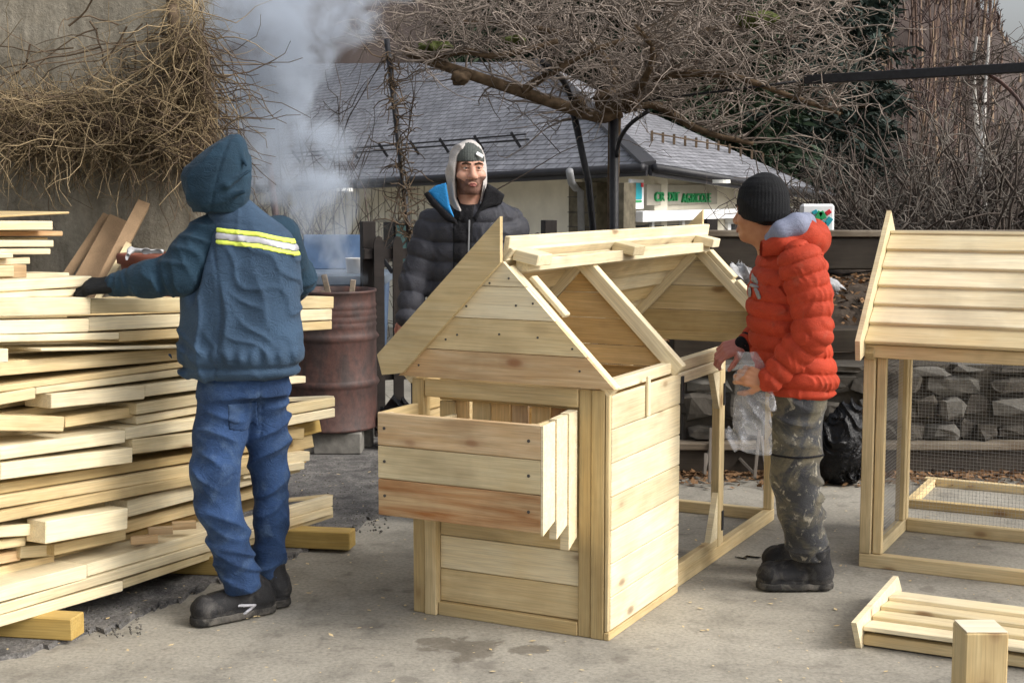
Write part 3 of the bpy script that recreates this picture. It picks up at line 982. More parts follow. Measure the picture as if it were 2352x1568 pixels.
def birches():
    for k, (px, Y, r, lab) in enumerate(((2272, 24.0, .105, 'white birch trunk behind the shrubs, left one of the pair'), (2304, 25.5, .085, 'white birch trunk behind the shrubs, right one of the pair'))):
        p = W(px, 440, Y)
        t = empty('birch_tree', (p.x, Y, -1.0), 0, lab, 'tree', 'birches below the hill')
        rng = np.random.default_rng(90 + k)
        tr = wander(np.zeros((1, 3)), [[.02, 0, 1]], [5.4], 14, .045, 0, 91 + k)
        v, f = tubes(tr, r, .02, 9)
        link('trunk', np_mesh('trunk', v, f), MT['birch_bark'], t, True)
        kk = rng.integers(4, 13, 46)
        b = wander(tr[0, kk], rng.normal(size=(46, 3)) * [1, 1, .4] + [0, 0, .7], rng.uniform(.5, 1.4, 46), 7, .2, -.04, 95 + k)
        b2 = wander(b[rng.integers(0, 46, 300), rng.integers(1, 7, 300)], rng.normal(size=(300, 3)), rng.uniform(.2, .6, 300), 5, .25, -.06, 97 + k)
        ob = link('twigs', np_mesh('twigs', *join([tubes(b, .018, .006), tubes(b2, .007, .004)])), MT['shrub_twig'], t); ob['kind'] = 'stuff'
birches()

# ------------------------------------------------------------------ picket fence
def picket_fence():
    a = W(868, 585, 9.55); e = W(1640, 585, 10.35)
    f = empty('picket_fence', (a.x, a.y, 0), math.atan2(e.y - a.y, e.x - a.x), 'black pointed picket fence behind the yard', 'fence')
    L = (Vector((e.x, e.y, 0)) - Vector((a.x, a.y, 0))).length
    n = int(L / .125)
    for k in range(n):
        x = k * .125 + random.uniform(-.008, .008)
        h = 1.37 + random.uniform(-.02, .025)
        w = .034
        pl = [(x - w, 0), (x + w, 0), (x + w, h - .05), (x + w * .6, h - .012), (x, h), (x - w * .6, h - .012), (x - w, h - .05)]
        prism(f, 'picket', pl, -.045, -.022, MT['black_wood'])
    for z in (.38, 1.20):
        slab(f, 'rail', -.1, L + .1, -.02, .03, z, z + .07, MT['black_wood'])
    bar(f, 'brace', (.10, .045, .45), (.75, .045, 1.2), .06, .025, (0, 1, 0), MT['black_wood'])
    for x in (-.05, L / 2, L):
        slab(f, 'post', x - .045, x + .045, .035, .125, -1.0, 1.45, MT['black_wood'])
picket_fence()
# ------------------------------------------------------------------ the wooden hutches
AX = G(1385, 1470)
HROT = -math.atan2(.454, .891)
UV = Vector((math.cos(HROT), math.sin(HROT), 0)); VV = Vector((-math.sin(HROT), math.cos(HROT), 0))
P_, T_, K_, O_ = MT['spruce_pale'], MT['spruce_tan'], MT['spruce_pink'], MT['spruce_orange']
def nails(parent, name, pts, axis, r=.0042):
    bm = bmesh.new()
    for p in pts:
        M = Matrix.Translation(p) @ (Matrix.Rotation(math.pi / 2, 4, 'X') if axis == 'y' else Matrix.Rotation(math.pi / 2, 4, 'Y'))
        bmesh.ops.create_cone(bm, cap_ends=True, segments=8, radius1=r, radius2=r, depth=.003, matrix=M)
    me = bpy.data.meshes.new(name); bm.to_mesh(me); bm.free()
    o = link(name, me, MT['nail_steel'], parent); o['kind'] = 'stuff'
    return o
def lapped(parent, name, a0, a1, b0, b1, n, t=.018, lap=.022, mat_=None, flip=1, mats=None):
    """n lapped boards between the eave line a0-a1 and the ridge line b0-b1"""
    a0, a1, b0, b1 = map(Vector, (a0, a1, b0, b1))
    up = (b0 - a0); L = up.length; up.normalize()
    nr = (a1 - a0).cross(b0 - a0).normalized() * flip
    st = L / n
    tl = math.atan2(t * .9, st)
    for k in range(n):
        c0 = a0 + up * (st * (k + .5) + lap * .25); c1 = a1 + up * (st * (k + .5) + lap * .25)
        # the lower edge of each board rides on the one below
        nn = (nr * math.cos(tl) + up * math.sin(tl) * 1.0)
        bar(parent, name, c0 + nr * (t * .9), c1 + nr * (t * .9), st + lap, t, nn, (mats[k % len(mats)] if mats else mat_), .003)

def make_hutch():
    h = empty('rabbit_hutch', AX, HROT, 'half built pale wooden hutch with nest box and open roof', 'hutch')
    Wd, Ln, hs = .815, 2.18, .735           # width, length, length of the closed house
    z_e, z_r, xm = .94, 1.394, -.4075       # eave, ridge, middle
    # --- front corner posts and front wall
    slab(h, 'post', -.052, 0, .000, .05, 0, .93, T_)
    slab(h, 'post', -.104, -.054, .004, .05, 0, .93, T_)
    slab(h, 'post', -.815, -.762, .000, .05, 0, .93, T_)
    slab(h, 'post', -.757, -.706, -.012, .04, 0, .60, T_)
    slab(h, 'rail', -.704, -.106, .001, .045, 0, .052, T_)
    zz = [.055, .185, .318, .452, .585, .72, .85, .935]
    for k in range(len(zz) - 1):
        if .45 < zz[k] < .84:                # the opening into the nest box
            slab(h, 'wall_board', -.704, -.64, .022, .040, zz[k], zz[k + 1] - .003, T_)
            slab(h, 'wall_board', -.17, -.106, .022, .040, zz[k], zz[k + 1] - .003, T_)
        else:
            slab(h, 'wall_board', -.704, -.106, .022, .040, zz[k], zz[k + 1] - .003, [T_, P_][k % 2])
    slab(h, 'lintel', -.756, -.106, -.004, .018, .862, .93, T_)
    # --- right side of the house: seven boards and the strip under them
    n = 7; z0, z1 = .034, .912
    for k in range(n):
        a = z0 + (z1 - z0) * k / n; b = z0 + (z1 - z0) * (k + 1) / n
        slab(h, 'side_board', .003, .021, .022, hs, a, b - .0028, P_)
    slab(h, 'base_strip', .001, .024, .0, hs - .01, 0, .03, T_)
    slab(h, 'corner_trim', .003, .019, .002, .0195, .032, .915, T_)
    slab(h, 'top_plate', -.045, -.002, .052, hs, .915, .958, P_)
    slab(h, 'latch', .0225, .034, .345, .372, .79, .945, P_)
    slab(h, 'post', -.045, 0, hs - .05, hs - .005, 0, .914, T_)
    # --- left side of the house (lapped cladding) and floor
    lapped(h, 'side_board', (-.815, .05, .02), (-.815, hs, .02), (-.815, .05, .93), (-.815, hs, .93), 7, .016, .02, T_, 1)
    slab(h, 'floor_board', -.80, -.05, .05, hs - .02, .40, .418, T_)
    # --- partition between house and run
    for k in range(5):
        slab(h, 'partition_board', -.765, -.05, hs - .004, hs + .014, .42 + k * .103, .52 + k * .103, MT['spruce_bounce_tint'])
    # triangular partition boards
    def tri_half(z): return (z_r - .045 - z)
    zs = [.94, 1.02, 1.13, 1.235, 1.335]
    for k in range(len(zs) - 1):
        w0, w1 = tri_half(zs[k]) - .03, tri_half(zs[k + 1] - .003) - .03
        prism(h, 'partition_board', [(xm - w0, zs[k]), (xm + w0, zs[k]), (xm + max(w1, .004), zs[k + 1] - .003), (xm - max(w1, .004), zs[k + 1] - .003)], .70, .716, MT['spruce_bounce_tint'])
    # --- gables: front at y=-.02, far one at the end
    def gable(y0, y1, mats, zc, inward=False):
        for k in range(len(zc) - 1):
            w0, w1 = (z_r - zc[k]), max(z_r - (zc[k + 1] - .003), .002)
            pl = [(xm - w0, zc[k]), (xm + w0, zc[k]), (xm + w1, zc[k + 1] - .003), (xm - w1, zc[k + 1] - .003)]
            prism(h, 'gable_board', pl, y0, y1, mats[k])
    gable(-.022, -.003, [K_, T_, P_, P_], [z_e, 1.052, 1.178, 1.30, z_r])
    gable(Ln - .022, Ln - .003, [T_, T_, P_, P_], [z_e - .02, 1.05, 1.175, 1.30, z_r])
    nails(h, 'nail_heads', [Vector((x, -.0232, z)) for x, z in ((-.60, 1.11), (-.42, 1.12), (-.26, 1.115), (-.56, 1.22), (-.35, 1.23), (-.46, 1.31), (-.38, 1.33), (-.77, .985), (-.09, 1.0), (-.65, 1.09), (-.12, 1.08), (-.28, 1.24))], 'y')
    # --- rafters: right slope open, left slope boarded
    def rafter(y, x_end, z0=z_e, wd=.05, t=.042, m=P_, dz=0.0, name='rafter'):
        sgn = 1 if x_end > xm else -1
        top = Vector((xm, y, z_r + dz)); bot = Vector((x_end, y, z_r + dz - abs(x_end - xm)))
        nn = Vector((sgn, 0, 1)).normalized()
        return bar(h, name, top - nn * wd / 2 + Vector((sgn, 0, -1)) * .018, bot - nn * wd / 2, t, wd, nn, m)
    rafter(.024, .046); rafter(.024, -.86)
    rafter(hs - .03, .05, t=.045, wd=.062, dz=.012); rafter(hs - .03, -.86)
    rafter(Ln - .05, .046); rafter(Ln - .05, -.86)
    # stub boards left on the near and far rafter
    nn = Vector((1, 0, 1)).normalized(); dn = Vector((1, 0, -1)).normalized()
    c = Vector((xm, 0, z_r))
    bar(h, 'batten', c + dn * .10 + nn * .012 + Vector((0, .075, 0)), c + dn * .30 + nn * .012 + Vector((0, .075, 0)), .045, .018, nn, P_)
    bar(h, 'batten', c + dn * .07 + nn * .012 + Vector((0, Ln - .04, 0)), c + dn * .26 + nn * .012 + Vector((0, Ln - .04, 0)), .06, .024, nn, P_)
    bar(h, 'batten', c + dn * .28 + nn * .012 + Vector((0, Ln - .04, 0)), c + dn * .60 + nn * .012 + Vector((0, Ln - .04, 0)), .06, .024, nn, P_)
    # --- barge boards on the left slope, front and far end
    for (y0, y1) in ((-.046, -.024), (Ln + .004, Ln + .024)):
        xl = -.945
        apx = xm + .003
        pl = [(apx, z_r - .005), (apx, z_r + .165), (xl, z_r + .165 - (apx - xl)), (xl + .022, z_r + .165 - (apx - xl) - .078), (xl + .115, z_r - .005 - (apx - xl) + .105)]
        prism(h, 'barge_board', pl, y0, y1, T_)
    # --- left roof slope: lapped boards along the length
    nl = Vector((-1, 0, 1)).normalized() * .01
    lapped(h, 'roof_board', Vector((-.845, -.002, .968)) + nl, Vector((-.845, Ln + .002, .968)) + nl, Vector((xm + .02, -.002, 1.425)) + nl, Vector((xm + .02, Ln + .002, 1.425)) + nl, 6, .017, .024, T_, 1, [T_, P_])
    # top board standing a little above the ridge
    bar(h, 'ridge_board', (xm + .005, .0, 1.440), (xm + .005, Ln + .06, 1.440), .09, .024, (1, 0, -.15), P_)
    # --- ridge purlin with three blocks on it
    slab(h, 'ridge_purlin', xm + .022, xm + .075, .046, Ln - .08, 1.352, 1.398, P_)
    for y in (.085, 1.03, 2.05):
        bar(h, 'block', (xm + .022, y, 1.417), (xm + .125, y, 1.395), .125 if y < 2 else .10, .042, (.2, 0, 1), P_)
    # --- the run: rails and posts
    slab(h, 'base_rail', -.045, 0, hs + .002, Ln, 0, .06, T_)
    slab(h, 'base_rail', -.815, -.77, hs + .002, Ln, 0, .06, T_)
    slab(h, 'base_rail', -.768, -.047, Ln - .045, Ln - .002, 0, .058, T_)
    slab(h, 'top_rail', -.045, 0, hs + .002, Ln, .912, .957, P_)
    slab(h, 'top_rail', -.815, -.77, hs + .002, Ln, .912, .957, P_)
    slab(h, 'top_rail', -.768, -.047, Ln - .045, Ln - .002, .895, .938, T_)
    slab(h, 'post', -.045, -.001, Ln - .047, Ln - .002, .061, .911, T_)
    slab(h, 'post', -.815, -.771, Ln - .047, Ln - .002, .061, .911, T_)
    slab(h, 'post', -.043, -.002, 1.335, 1.378, .061, .911, T_)
    # door frame: rail under the plate, stile, gussets, hinges
    slab(h, 'door_rail', -.030, .006, hs + .03, 1.33, .862, .908, P_)
    slab(h, 'door_stile', -.032, .006, 1.288, 1.332, .062, .86, T_)
    slab(h, 'door_rail', -.032, .004, hs + .03, 1.286, .0615, .10, T_)
    prism(h, 'gusset', [(1.287, .858), (1.287, .69), (1.20, .858)], -.025, .002, P_, 'x')
    prism(h, 'gusset', [(1.287, .101), (1.287, .31), (1.19, .101)], -.025, .002, P_, 'x')
    slab(h, 'hinge', .007, .012, 1.325, 1.345, .70, .80, MT['black_iron'], .001)
    slab(h, 'hinge', .007, .012, 1.325, 1.345, .13, .22, MT['black_iron'], .001)
    slab(h, 'door_latch', .022, .030, hs - .003, hs + .02, .79, .90, MT['black_iron'], .001)
    # --- nest box drawn out of the front
    yb = -.268
    zb = [.445, .585, .71, .836]
    for k, m in enumerate((O_, P_, K_)):
        slab(h, 'nest_box_front', -.805, -.128, yb, yb + .019, zb[k], zb[k + 1] - .0025, m)
    for k, m in enumerate((T_, P_, T_)):
        slab(h, 'nest_box_side', -.804, -.786, yb + .020, .02, zb[k], zb[k + 1] - .0025, m)
        slab(h, 'nest_box_side', -.160, -.142, yb + .020, .02, zb[k], zb[k + 1] - .0025, m)
    # upright boards on its right side with skew-cut feet
    for k, (y0, y1, zt, zlo) in enumerate(((yb + .0, yb + .098, .832, .438), (yb + .1, yb + .19, .842, .405), (yb + .192, yb + .262, .85, .345))):
        prism(h, 'nest_box_cheek', [(y0, zlo), (y1, zlo + .035), (y1, zt + .004), (y0, zt)], -.1405 if k else -.127, -.118 + k * .006, P_, 'x')
    slab(h, 'nest_box_base', -.785, -.161, yb + .02, .02, .448, .466, T_)
    slab(h, 'nest_box_cleat', -.784, -.76, yb + .02, yb + .05, .47, .83, P_)
    slab(h, 'nest_box_cleat', -.186, -.162, yb + .02, yb + .05, .47, .83, T_)
    for k, x in enumerate((-.66, -.575, -.49, -.405, -.32, -.235)):
        slab(h, 'inner_board', x, x + (.082 if k % 3 else .07), .044 + .004 * (k % 2), .058 + .004 * (k % 2), .47, .862, [MT['spruce_bounce_tint'], T_, MT['spruce_bounce_tint'], K_, MT['spruce_bounce_tint'], O_][k])
    slab(h, 'nest_box_divider', -.64, -.622, yb + .06, .015, .468, .80, P_)
    nails(h, 'nail_heads', [Vector((x, yb - .0012, z)) for x in (-.775, -.175) for z in (.52, .65, .775)], 'y', .006)
    # wire mesh on the left side of the run
    wire(h, 'wire_mesh', [Vector((-.79, hs, .06)), Vector((0, Ln - hs - .05, 0)), Vector((0, 0, .85))], .025)
    return h
def wire(parent, name, fr, st, r=.0007):
    o, e1, e2 = fr
    ps = []
    n1, n2 = int(e1.length / st), int(e2.length / st)
    for k in range(n1 + 1): a = o + e1 * (k / n1); ps.append([a, (a + a + e2) / 2, a + e2])
    for k in range(n2 + 1): a = o + e2 * (k / n2); ps.append([a, (a + a + e1) / 2, a + e1])
    v, f = tubes(np.array([[list(p) for p in q] for q in ps]), r, r, 3)
    ob = link(name, np_mesh(name, v, f), MT['wire_zinc'], parent)
    return ob
make_hutch()

def make_mesh_hutch():
    B = G(1972, 1300)
    h = empty('mesh_hutch', B, HROT, 'wooden wire mesh run with complete lapped board roof on the right', 'hutch')
    L, D, z_e, z_r = 1.75, .815, .94, 1.40
    ym = D / 2
    for x in (0, L - .05):
        for y in (0, D - .05):
            slab(h, 'post', x, x + .05, y, y + .05, .0 if y else .062, .93, T_)
    slab(h, 'base_rail', 0, L, 0, .05, 0, .06, T_)
    slab(h, 'base_rail', .051, L - .051, D - .05, D, 0, .06, T_)
    for x in (0, L - .05): slab(h, 'base_rail', x + .002, x + .048, .051, D - .051, 0, .058, P_)
    slab(h, 'top_rail', 0, L, .0, .05, .931, .985, T_)
    slab(h, 'top_rail', 0, L, D - .05, D, .931, .985, T_)
    for x in (0, L - .05): slab(h, 'top_rail', x + .002, x + .048, .051, D - .051, .931, .983, T_)
    slab(h, 'inner_stile', .056, .095, .012, .045, .062, .93, T_)
    slab(h, 'inner_stile', .004, .046, D - .10, D - .055, .06, .93, T_)
    # roof both sides
    for s in (1, -1):
        ye, yr = (-.03, ym + .012) if s == 1 else (D + .03, ym - .012)
        ze = z_r + .02 - abs(ye - ym)
        nn = Vector((0, -s, 1)).normalized() * .008
        lapped(h, 'roof_board', Vector((.014, ye, ze)) + nn, Vector((L - .014, ye, ze)) + nn, Vector((.014, yr, z_r + .045)) + nn, Vector((L - .014, yr, z_r + .045)) + nn, 6, .018, .026, None, s, [P_, P_, P_])
        for k, x in enumerate((-.008, L - .014)):
            yt = ym + (.002 if s == 1 else -.002)
            ye = -.125 if s == 1 else D + .125
            pl = [(yt, z_r + .0), (yt, z_r + .165), (ye - s * .015, z_r + .165 - abs(ye - s * .015 - yt)), (ye - s * .015 + s * .015, z_r + .165 - abs(ye - s * .015 - yt) - .085), (ye + s * .085, z_r - abs(ye + s * .085 - yt))]
            prism(h, 'barge_board', pl, x - .0, x + .021, P_, 'x')
    for x in (.03, L - .05):
        for s in (1, -1):
            nn = Vector((0, -s, 1)).normalized()
            bar(h, 'rafter', Vector((x, ym - s * .01, z_r - .03)), Vector((x, ym - s * .44, z_r - .03 - .43)), .04, .05, nn, T_)
    slab(h, 'eave_board', .012, L - .012, -.028, -.006, .935, .992, T_)
    # gable cladding at both ends
    for x in (-.002 + .024, L - .04):
        zc = [.985, 1.09, 1.20, 1.30, 1.36]
        for k in range(4):
            w0, w1 = z_r - .03 - zc[k], max(z_r - .03 - zc[k + 1], .004)
            prism(h, 'gable_board', [(ym - w0, zc[k]), (ym + w0, zc[k]), (ym + w1, zc[k + 1] - .003), (ym - w1, zc[k + 1] - .003)], x - .008, x + .006, T_, 'x')
    wire(h, 'wire_mesh', [Vector((.02, D - .02, .05)), Vector((L - .04, 0, 0)), Vector((0, 0, .88))], .0165)
    wire(h, 'wire_mesh', [Vector((.024, .05, .05)), Vector((0, D - .1, 0)), Vector((0, 0, .88))], .0165)
make_mesh_hutch()

def flat_frame():
    a = G(2078, 1165)
    f = empty('flat_frame', a, HROT, 'bare rectangular timber frame lying flat behind the mesh hutch', 'frame')
    slab(f, 'rail', -.02, 1.6, .0, .045, 0, .045, T_)
    slab(f, 'rail', -.02, 1.6, .62, .665, 0, .045, T_)
    slab(f, 'rail', 1.555, 1.598, .046, .619, 0, .043, T_)
    slab(f, 'rail', .0, .043, .046, .619, 0, .043, T_)
flat_frame()

def roof_panel():
    o = G(1968, 1484)
    p = empty('roof_panel', o, HROT, 'loose lapped roof panel lying on the ground in the right corner', 'roof panel')
    L, D = 1.6, .56
    lapped(p, 'roof_board', (.022, .0, .048), (L, .0, .048), (.022, D, .048), (L, D, .048), 4, .018, .022, None, 1, [P_])
    slab(p, 'batten', .02, L, .012, .052, .006, .046, T_)
    slab(p, 'batten', .02, L, D - .06, D - .02, .006, .046, T_)
    # end board, standing on edge with skew-cut ends
    prism(p, 'end_board', [(-.015, .0), (-.10, .118), (D + .04, .118), (D + .115, .045), (D + .115, .0)], 0, .020, P_, 'x')
roof_panel()

def upright_post():
    Y = 2.48
    a = W(2219, 1452, Y); e = W(2318, 1456, Y)
    w = (e - a).length
    zt = a.z
    p = empty('upright_post', ((a.x + e.x) / 2, Y + w / 2, 0), 0, 'square timber post with sawn pale top in the near right corner', 'post')
    slab(p, 'post', -w / 2, w / 2, -w / 2, w / 2, 0, zt - .0015, T_, .003)
    slab(p, 'sawn_end', -w / 2 + .002, w / 2 - .002, -w / 2 + .002, w / 2 - .002, zt - .001, zt + .001, MT['end_pale'], .0004)
upright_post()
# ------------------------------------------------------------------ lumber pile
PO = Vector((-1.831, 4.945, 0)); PD = Vector((.482, .876, 0)).normalized(); PN = Vector((PD.y, -PD.x, 0))
Y_ = MT['spruce_yellow']
MM = {'p': P_, 't': T_, 'k': K_, 'y': Y_, 'o': O_}
def pile_pt(px, py, off):
    r = W(px, py, 1.0) - Vector((0, 0, EYE))
    t = ((PO + PN * off) - Vector((0, 0, EYE))).dot(PN) / r.dot(PN)
    return Vector((0, 0, EYE)) + r * t
BOARDS = []
def pboard(x0, yt0, yb0, x1, yt1, yb1, off, depth, m, label, ext0=0.0, ext1=0.0, name='timber_board', group=None):
    a = (pile_pt(x0, yt0, off) + pile_pt(x0, yb0, off)) / 2
    b = (pile_pt(x1, yt1, off) + pile_pt(x1, yb1, off)) / 2
    h = ((pile_pt(x0, yt0, off) - pile_pt(x0, yb0, off)).length + (pile_pt(x1, yt1, off) - pile_pt(x1, yb1, off)).length) / 2
    d = (b - a).normalized()
    a = a - d * ext0; b = b + d * ext1
    upv = PN.cross(d)
    o = bar(None, name, a - PN * depth / 2, b - PN * depth / 2, depth, h * .97, (0, 0, 1), MM[m], .003)
    tag(o, label, 'board', group or 'boards of the lumber pile')
    return o
ORD = ['first', 'second', 'third', 'fourth', 'fifth', 'sixth', 'seventh', 'eighth', 'ninth', 'tenth', 'eleventh', 'twelfth', 'thirteenth', 'fourteenth', 'fifteenth', 'sixteenth', 'seventeenth']
def build_pile():
    B = pboard
    # bearers on the ground, lying across under the pile
    for (px, py, nm) in ((150, 1452, 'notched end bearer nearest the camera'), (505, 1312, 'middle bearer behind the blue trousers'), (808, 1243, 'far bearer whose end sticks out to the right')):
        g = G(px, py + 20)
        g.z = 0
        if px == 150: g = Vector((-1.60, 5.10, 0))
        if px == 505: g = Vector((-1.20, 5.98, 0))
        if px == 808: g = Vector((-.735, 6.42, 0))
        dirv = Vector((-.985, .17, 0)).normalized()
        e = g + dirv * 1.15
        o = bar(None, 'bearer_timber', g + Vector((0, 0, .058)), e + Vector((0, 0, .058)), .10, .082, (0, 0, 1), Y_, .004)
        tag(o, 'square yellow timber under the lumber pile, ' + nm, 'timber', 'bearers under the lumber pile')
    # bottom frames
    B(0, 1386, 1413, 765, 1163, 1180, 0.0, .045, 'p', 'long pale bottom rail of the lumber pile, reaching its right end', .35, 0)
    B(0, 1413, 1440, 283, 1333, 1357, .004, .05, 'p', 'lowest short pale rail of the lumber pile, front left', .35, 0)
    B(283, 1331, 1352, 766, 1171, 1188, -.012, .04, 'p', 'lowest rail of the pile behind the blue trousers', 0, 0)
    B(0, 1346, 1384, 200, 1296, 1328, .002, .22, 'p', 'wide pale plank on the second level up, front left of the pile', .35, 0)
    B(200, 1294, 1325, 560, 1195, 1220, -.012, .20, 'p', 'wide pale plank on the second level, left of the blue trousers', 0, 0)
    B(560, 1194, 1220, 765, 1138, 1161, -.010, .045, 'p', 'upper frame rail on the second level, at the right end', 0, 0)
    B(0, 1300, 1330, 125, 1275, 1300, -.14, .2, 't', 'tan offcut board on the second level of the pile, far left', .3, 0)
    B(48, 1254, 1282, 125, 1248, 1276, -.10, .12, 'p', 'short pale block end low in the pile, left of the bright plank')
    B(0, 1240, 1262, 60, 1232, 1252, -.08, .14, 'p', 'small pale offcut at the left edge low in the pile', .2, 0)
    B(0, 1270, 1296, 48, 1262, 1286, -.12, .14, 'k', 'pinkish offcut at the left edge above the bottom planks', .2, 0)
    B(0, 1206, 1234, 105, 1200, 1228, -.05, .16, 'p', 'pale short board at the left edge, third level of the pile', .3, 0)
    B(105, 1199, 1247, 294, 1163, 1217, .03, .10, 'p', 'bright thick board jutting out low in the lumber pile')
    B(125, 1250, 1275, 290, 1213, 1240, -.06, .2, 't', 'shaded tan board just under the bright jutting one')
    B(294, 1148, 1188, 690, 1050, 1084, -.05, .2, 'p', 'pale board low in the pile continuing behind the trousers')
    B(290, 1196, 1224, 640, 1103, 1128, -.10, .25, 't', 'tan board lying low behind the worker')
    for k, (x, y, w) in enumerate(((340, 1206, 55), (395, 1193, 55), (300, 1226, 60))):
        p = pile_pt(x, y + 14, -.05)
        o = bar(None, 'offcut_block', p, p + Vector((w * .0017, .03, 0)), .035, .03, (0, 0, 1), K_, .002)
        tag(o, ['middle of the pinkish offcut blocks on the low plank', 'rightmost pinkish offcut block on the low plank', 'leftmost pinkish offcut block on the low plank'][k], 'offcut', 'offcuts on the pile')
    # middle levels
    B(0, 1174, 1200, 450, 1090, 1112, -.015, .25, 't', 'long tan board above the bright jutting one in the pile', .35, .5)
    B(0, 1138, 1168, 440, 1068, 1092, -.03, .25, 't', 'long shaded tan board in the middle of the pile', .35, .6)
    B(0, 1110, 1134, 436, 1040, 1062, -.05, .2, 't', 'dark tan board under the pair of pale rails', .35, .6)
    B(2, 1062, 1103, 305, 1028, 1062, .02, .10, 'p', 'lower of two thick pale rails at the pile front, left')
    B(305, 1008, 1044, 437, 994, 1026, .005, .12, 'p', 'pale rail end beside the trousers, mid height', 0, .3)
    B(0, 1024, 1057, 288, 988, 1016, .015, .20, 'p', 'upper of two thick pale rails at the pile front, left', .0, 0)
    B(288, 984, 1009, 440, 961, 988, .0, .2, 'p', 'pale board end mid height, left of the trouser pocket', 0, .3)
    B(0, 952, 990, 148, 957, 991, .02, .12, 't', 'short tan board with a knot at the left edge', .25, 0)
    B(150, 957, 981, 314, 931, 957, -.05, .2, 't', 'tan board set back beside the knotted short one')
    B(314, 926, 953, 450, 906, 930, -.01, .2, 'p', 'pale slotted frame rail left of the trousers', 0, .3)
    B(314, 955, 975, 450, 931, 950, -.03, .2, 'p', 'thin pale rail under the slotted frame', 0, .3)
    B(0, 903, 931, 82, 890, 915, .0, .15, 'p', 'bright board end at the left edge, upper half of the pile', .3, 0)
    B(118, 905, 938, 333, 884, 917, .01, .14, 'p', 'pale board with dark knot in the upper half of the pile')
    B(333, 884, 911, 470, 867, 894, .0, .14, 'p', 'bright board end just below the vest hem', 0, .3)
    B(0, 886, 900, 405, 832, 846, -.01, .3, 't', 'thin tan board edge crossing the upper half of the pile', .3, .6)
    B(82, 889, 904, 405, 846, 866, -.015, .25, 'p', 'pale board edge just under the thin tan one', 0, .6)
    B(0, 828, 866, 405, 801, 826, -.02, .3, 't', 'wide tan board below the warped pale plank', .35, .8)
    B(95, 800, 807, 410, 794, 800, .04, .32, 'p', 'warped thin pale plank lying flat across the upper pile', 0, .2)
    B(0, 801, 834, 20, 800, 832, .05, .6, 'p', 'sawn end of a beam poking out at the left edge', .1, 0)
    # top levels
    B(0, 769, 786, 274, 763, 780, .01, .22, 'p', 'thin pale board under the top frames, left half', .35, 0)
    B(274, 764, 782, 763, 734, 759, -.01, .3, 't', 'tan block board under the top frames, right half')
    B(0, 736, 768, 205, 731, 763, .012, .12, 'p', 'second rail from the top of the pile, bright left half', .35, 0)
    B(205, 727, 762, 763, 710, 734, -.004, .12, 'p', 'second rail from the top, shaded half running to the right end')
    B(0, 683, 729, 209, 683, 722, .012, .12, 'p', 'thick bright board under the gloved hand', .35, 0)
    B(210, 685, 722, 767, 682, 707, -.006, .12, 'p', 'thick top rail running from the glove to the right end')
    B(0, 671, 683, 202, 660, 682, -.06, .2, 'p', 'thin board tucked behind the gloved hand', .35, 0)
    B(0, 645, 671, 212, 634, 657, -.05, .12, 'p', 'topmost pale board beside the black glove', .35, 0)
    # right hand end of the pile
    B(560, 950, 972, 770, 911, 934, -.0, .045, 'p', 'upper rail of the frame end above the drum foot')
    B(560, 974, 996, 770, 936, 958, .0, .045, 'p', 'lower rail of the frame end above the drum foot')
    B(600, 916, 926, 768, 909, 918, -.42, .045, 'p', 'far rail of the frame end beside the drum', .6, 0)
    B(590, 985, 1005, 699, 978, 1012, -.05, .2, 't', 'small tan rail stack under the frame end')
    B(560, 1058, 1082, 712, 1036, 1058, -.05, .3, 'p', 'pale board end low on the right of the pile')
    B(560, 1082, 1100, 700, 1059, 1078, -.03, .3, 'p', 'lowest pale board end right of the trousers')
    B(640, 1148, 1156, 766, 1136, 1142, -.42, .045, 't', 'far rail of the bottom frame at the right end', 1.2, 0)
    B(640, 870, 884, 703, 862, 880, -.05, .1, 'p', 'small pale corner piece under the vest, right side')
    # sawtooth edged roof panel stood on edge in the pile
    f = empty('stacked_panel', pile_pt(700, 1060, -.1), math.atan2(PD.y, PD.x), 'tan lapped panel with stepped edge tucked in the right end of the pile', 'roof panel')
    for k in range(4):
        bar(f, 'roof_board', (-.45, .02, .03 + k * .065), (.02 + k * .062, .02, .03 + k * .065), .078, .018, (0, -1, .22), [Y_, T_][k % 2])
    # inner courses that carry the pile and close the gaps
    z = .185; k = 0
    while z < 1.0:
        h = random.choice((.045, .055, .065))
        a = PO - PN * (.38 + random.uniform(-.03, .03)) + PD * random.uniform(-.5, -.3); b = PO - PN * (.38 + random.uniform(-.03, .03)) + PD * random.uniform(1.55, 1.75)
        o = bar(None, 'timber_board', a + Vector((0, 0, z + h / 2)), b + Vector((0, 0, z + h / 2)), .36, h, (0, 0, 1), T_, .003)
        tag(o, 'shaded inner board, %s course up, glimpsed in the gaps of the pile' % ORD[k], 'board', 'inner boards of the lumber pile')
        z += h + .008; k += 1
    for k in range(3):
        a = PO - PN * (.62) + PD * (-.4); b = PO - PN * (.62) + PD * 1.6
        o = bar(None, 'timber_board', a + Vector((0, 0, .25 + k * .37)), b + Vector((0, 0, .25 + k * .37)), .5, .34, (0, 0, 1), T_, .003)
        tag(o, ['lowest', 'middle', 'upper'][k] + ' shaded beam deep inside the lumber pile', 'board', 'inner boards of the lumber pile')
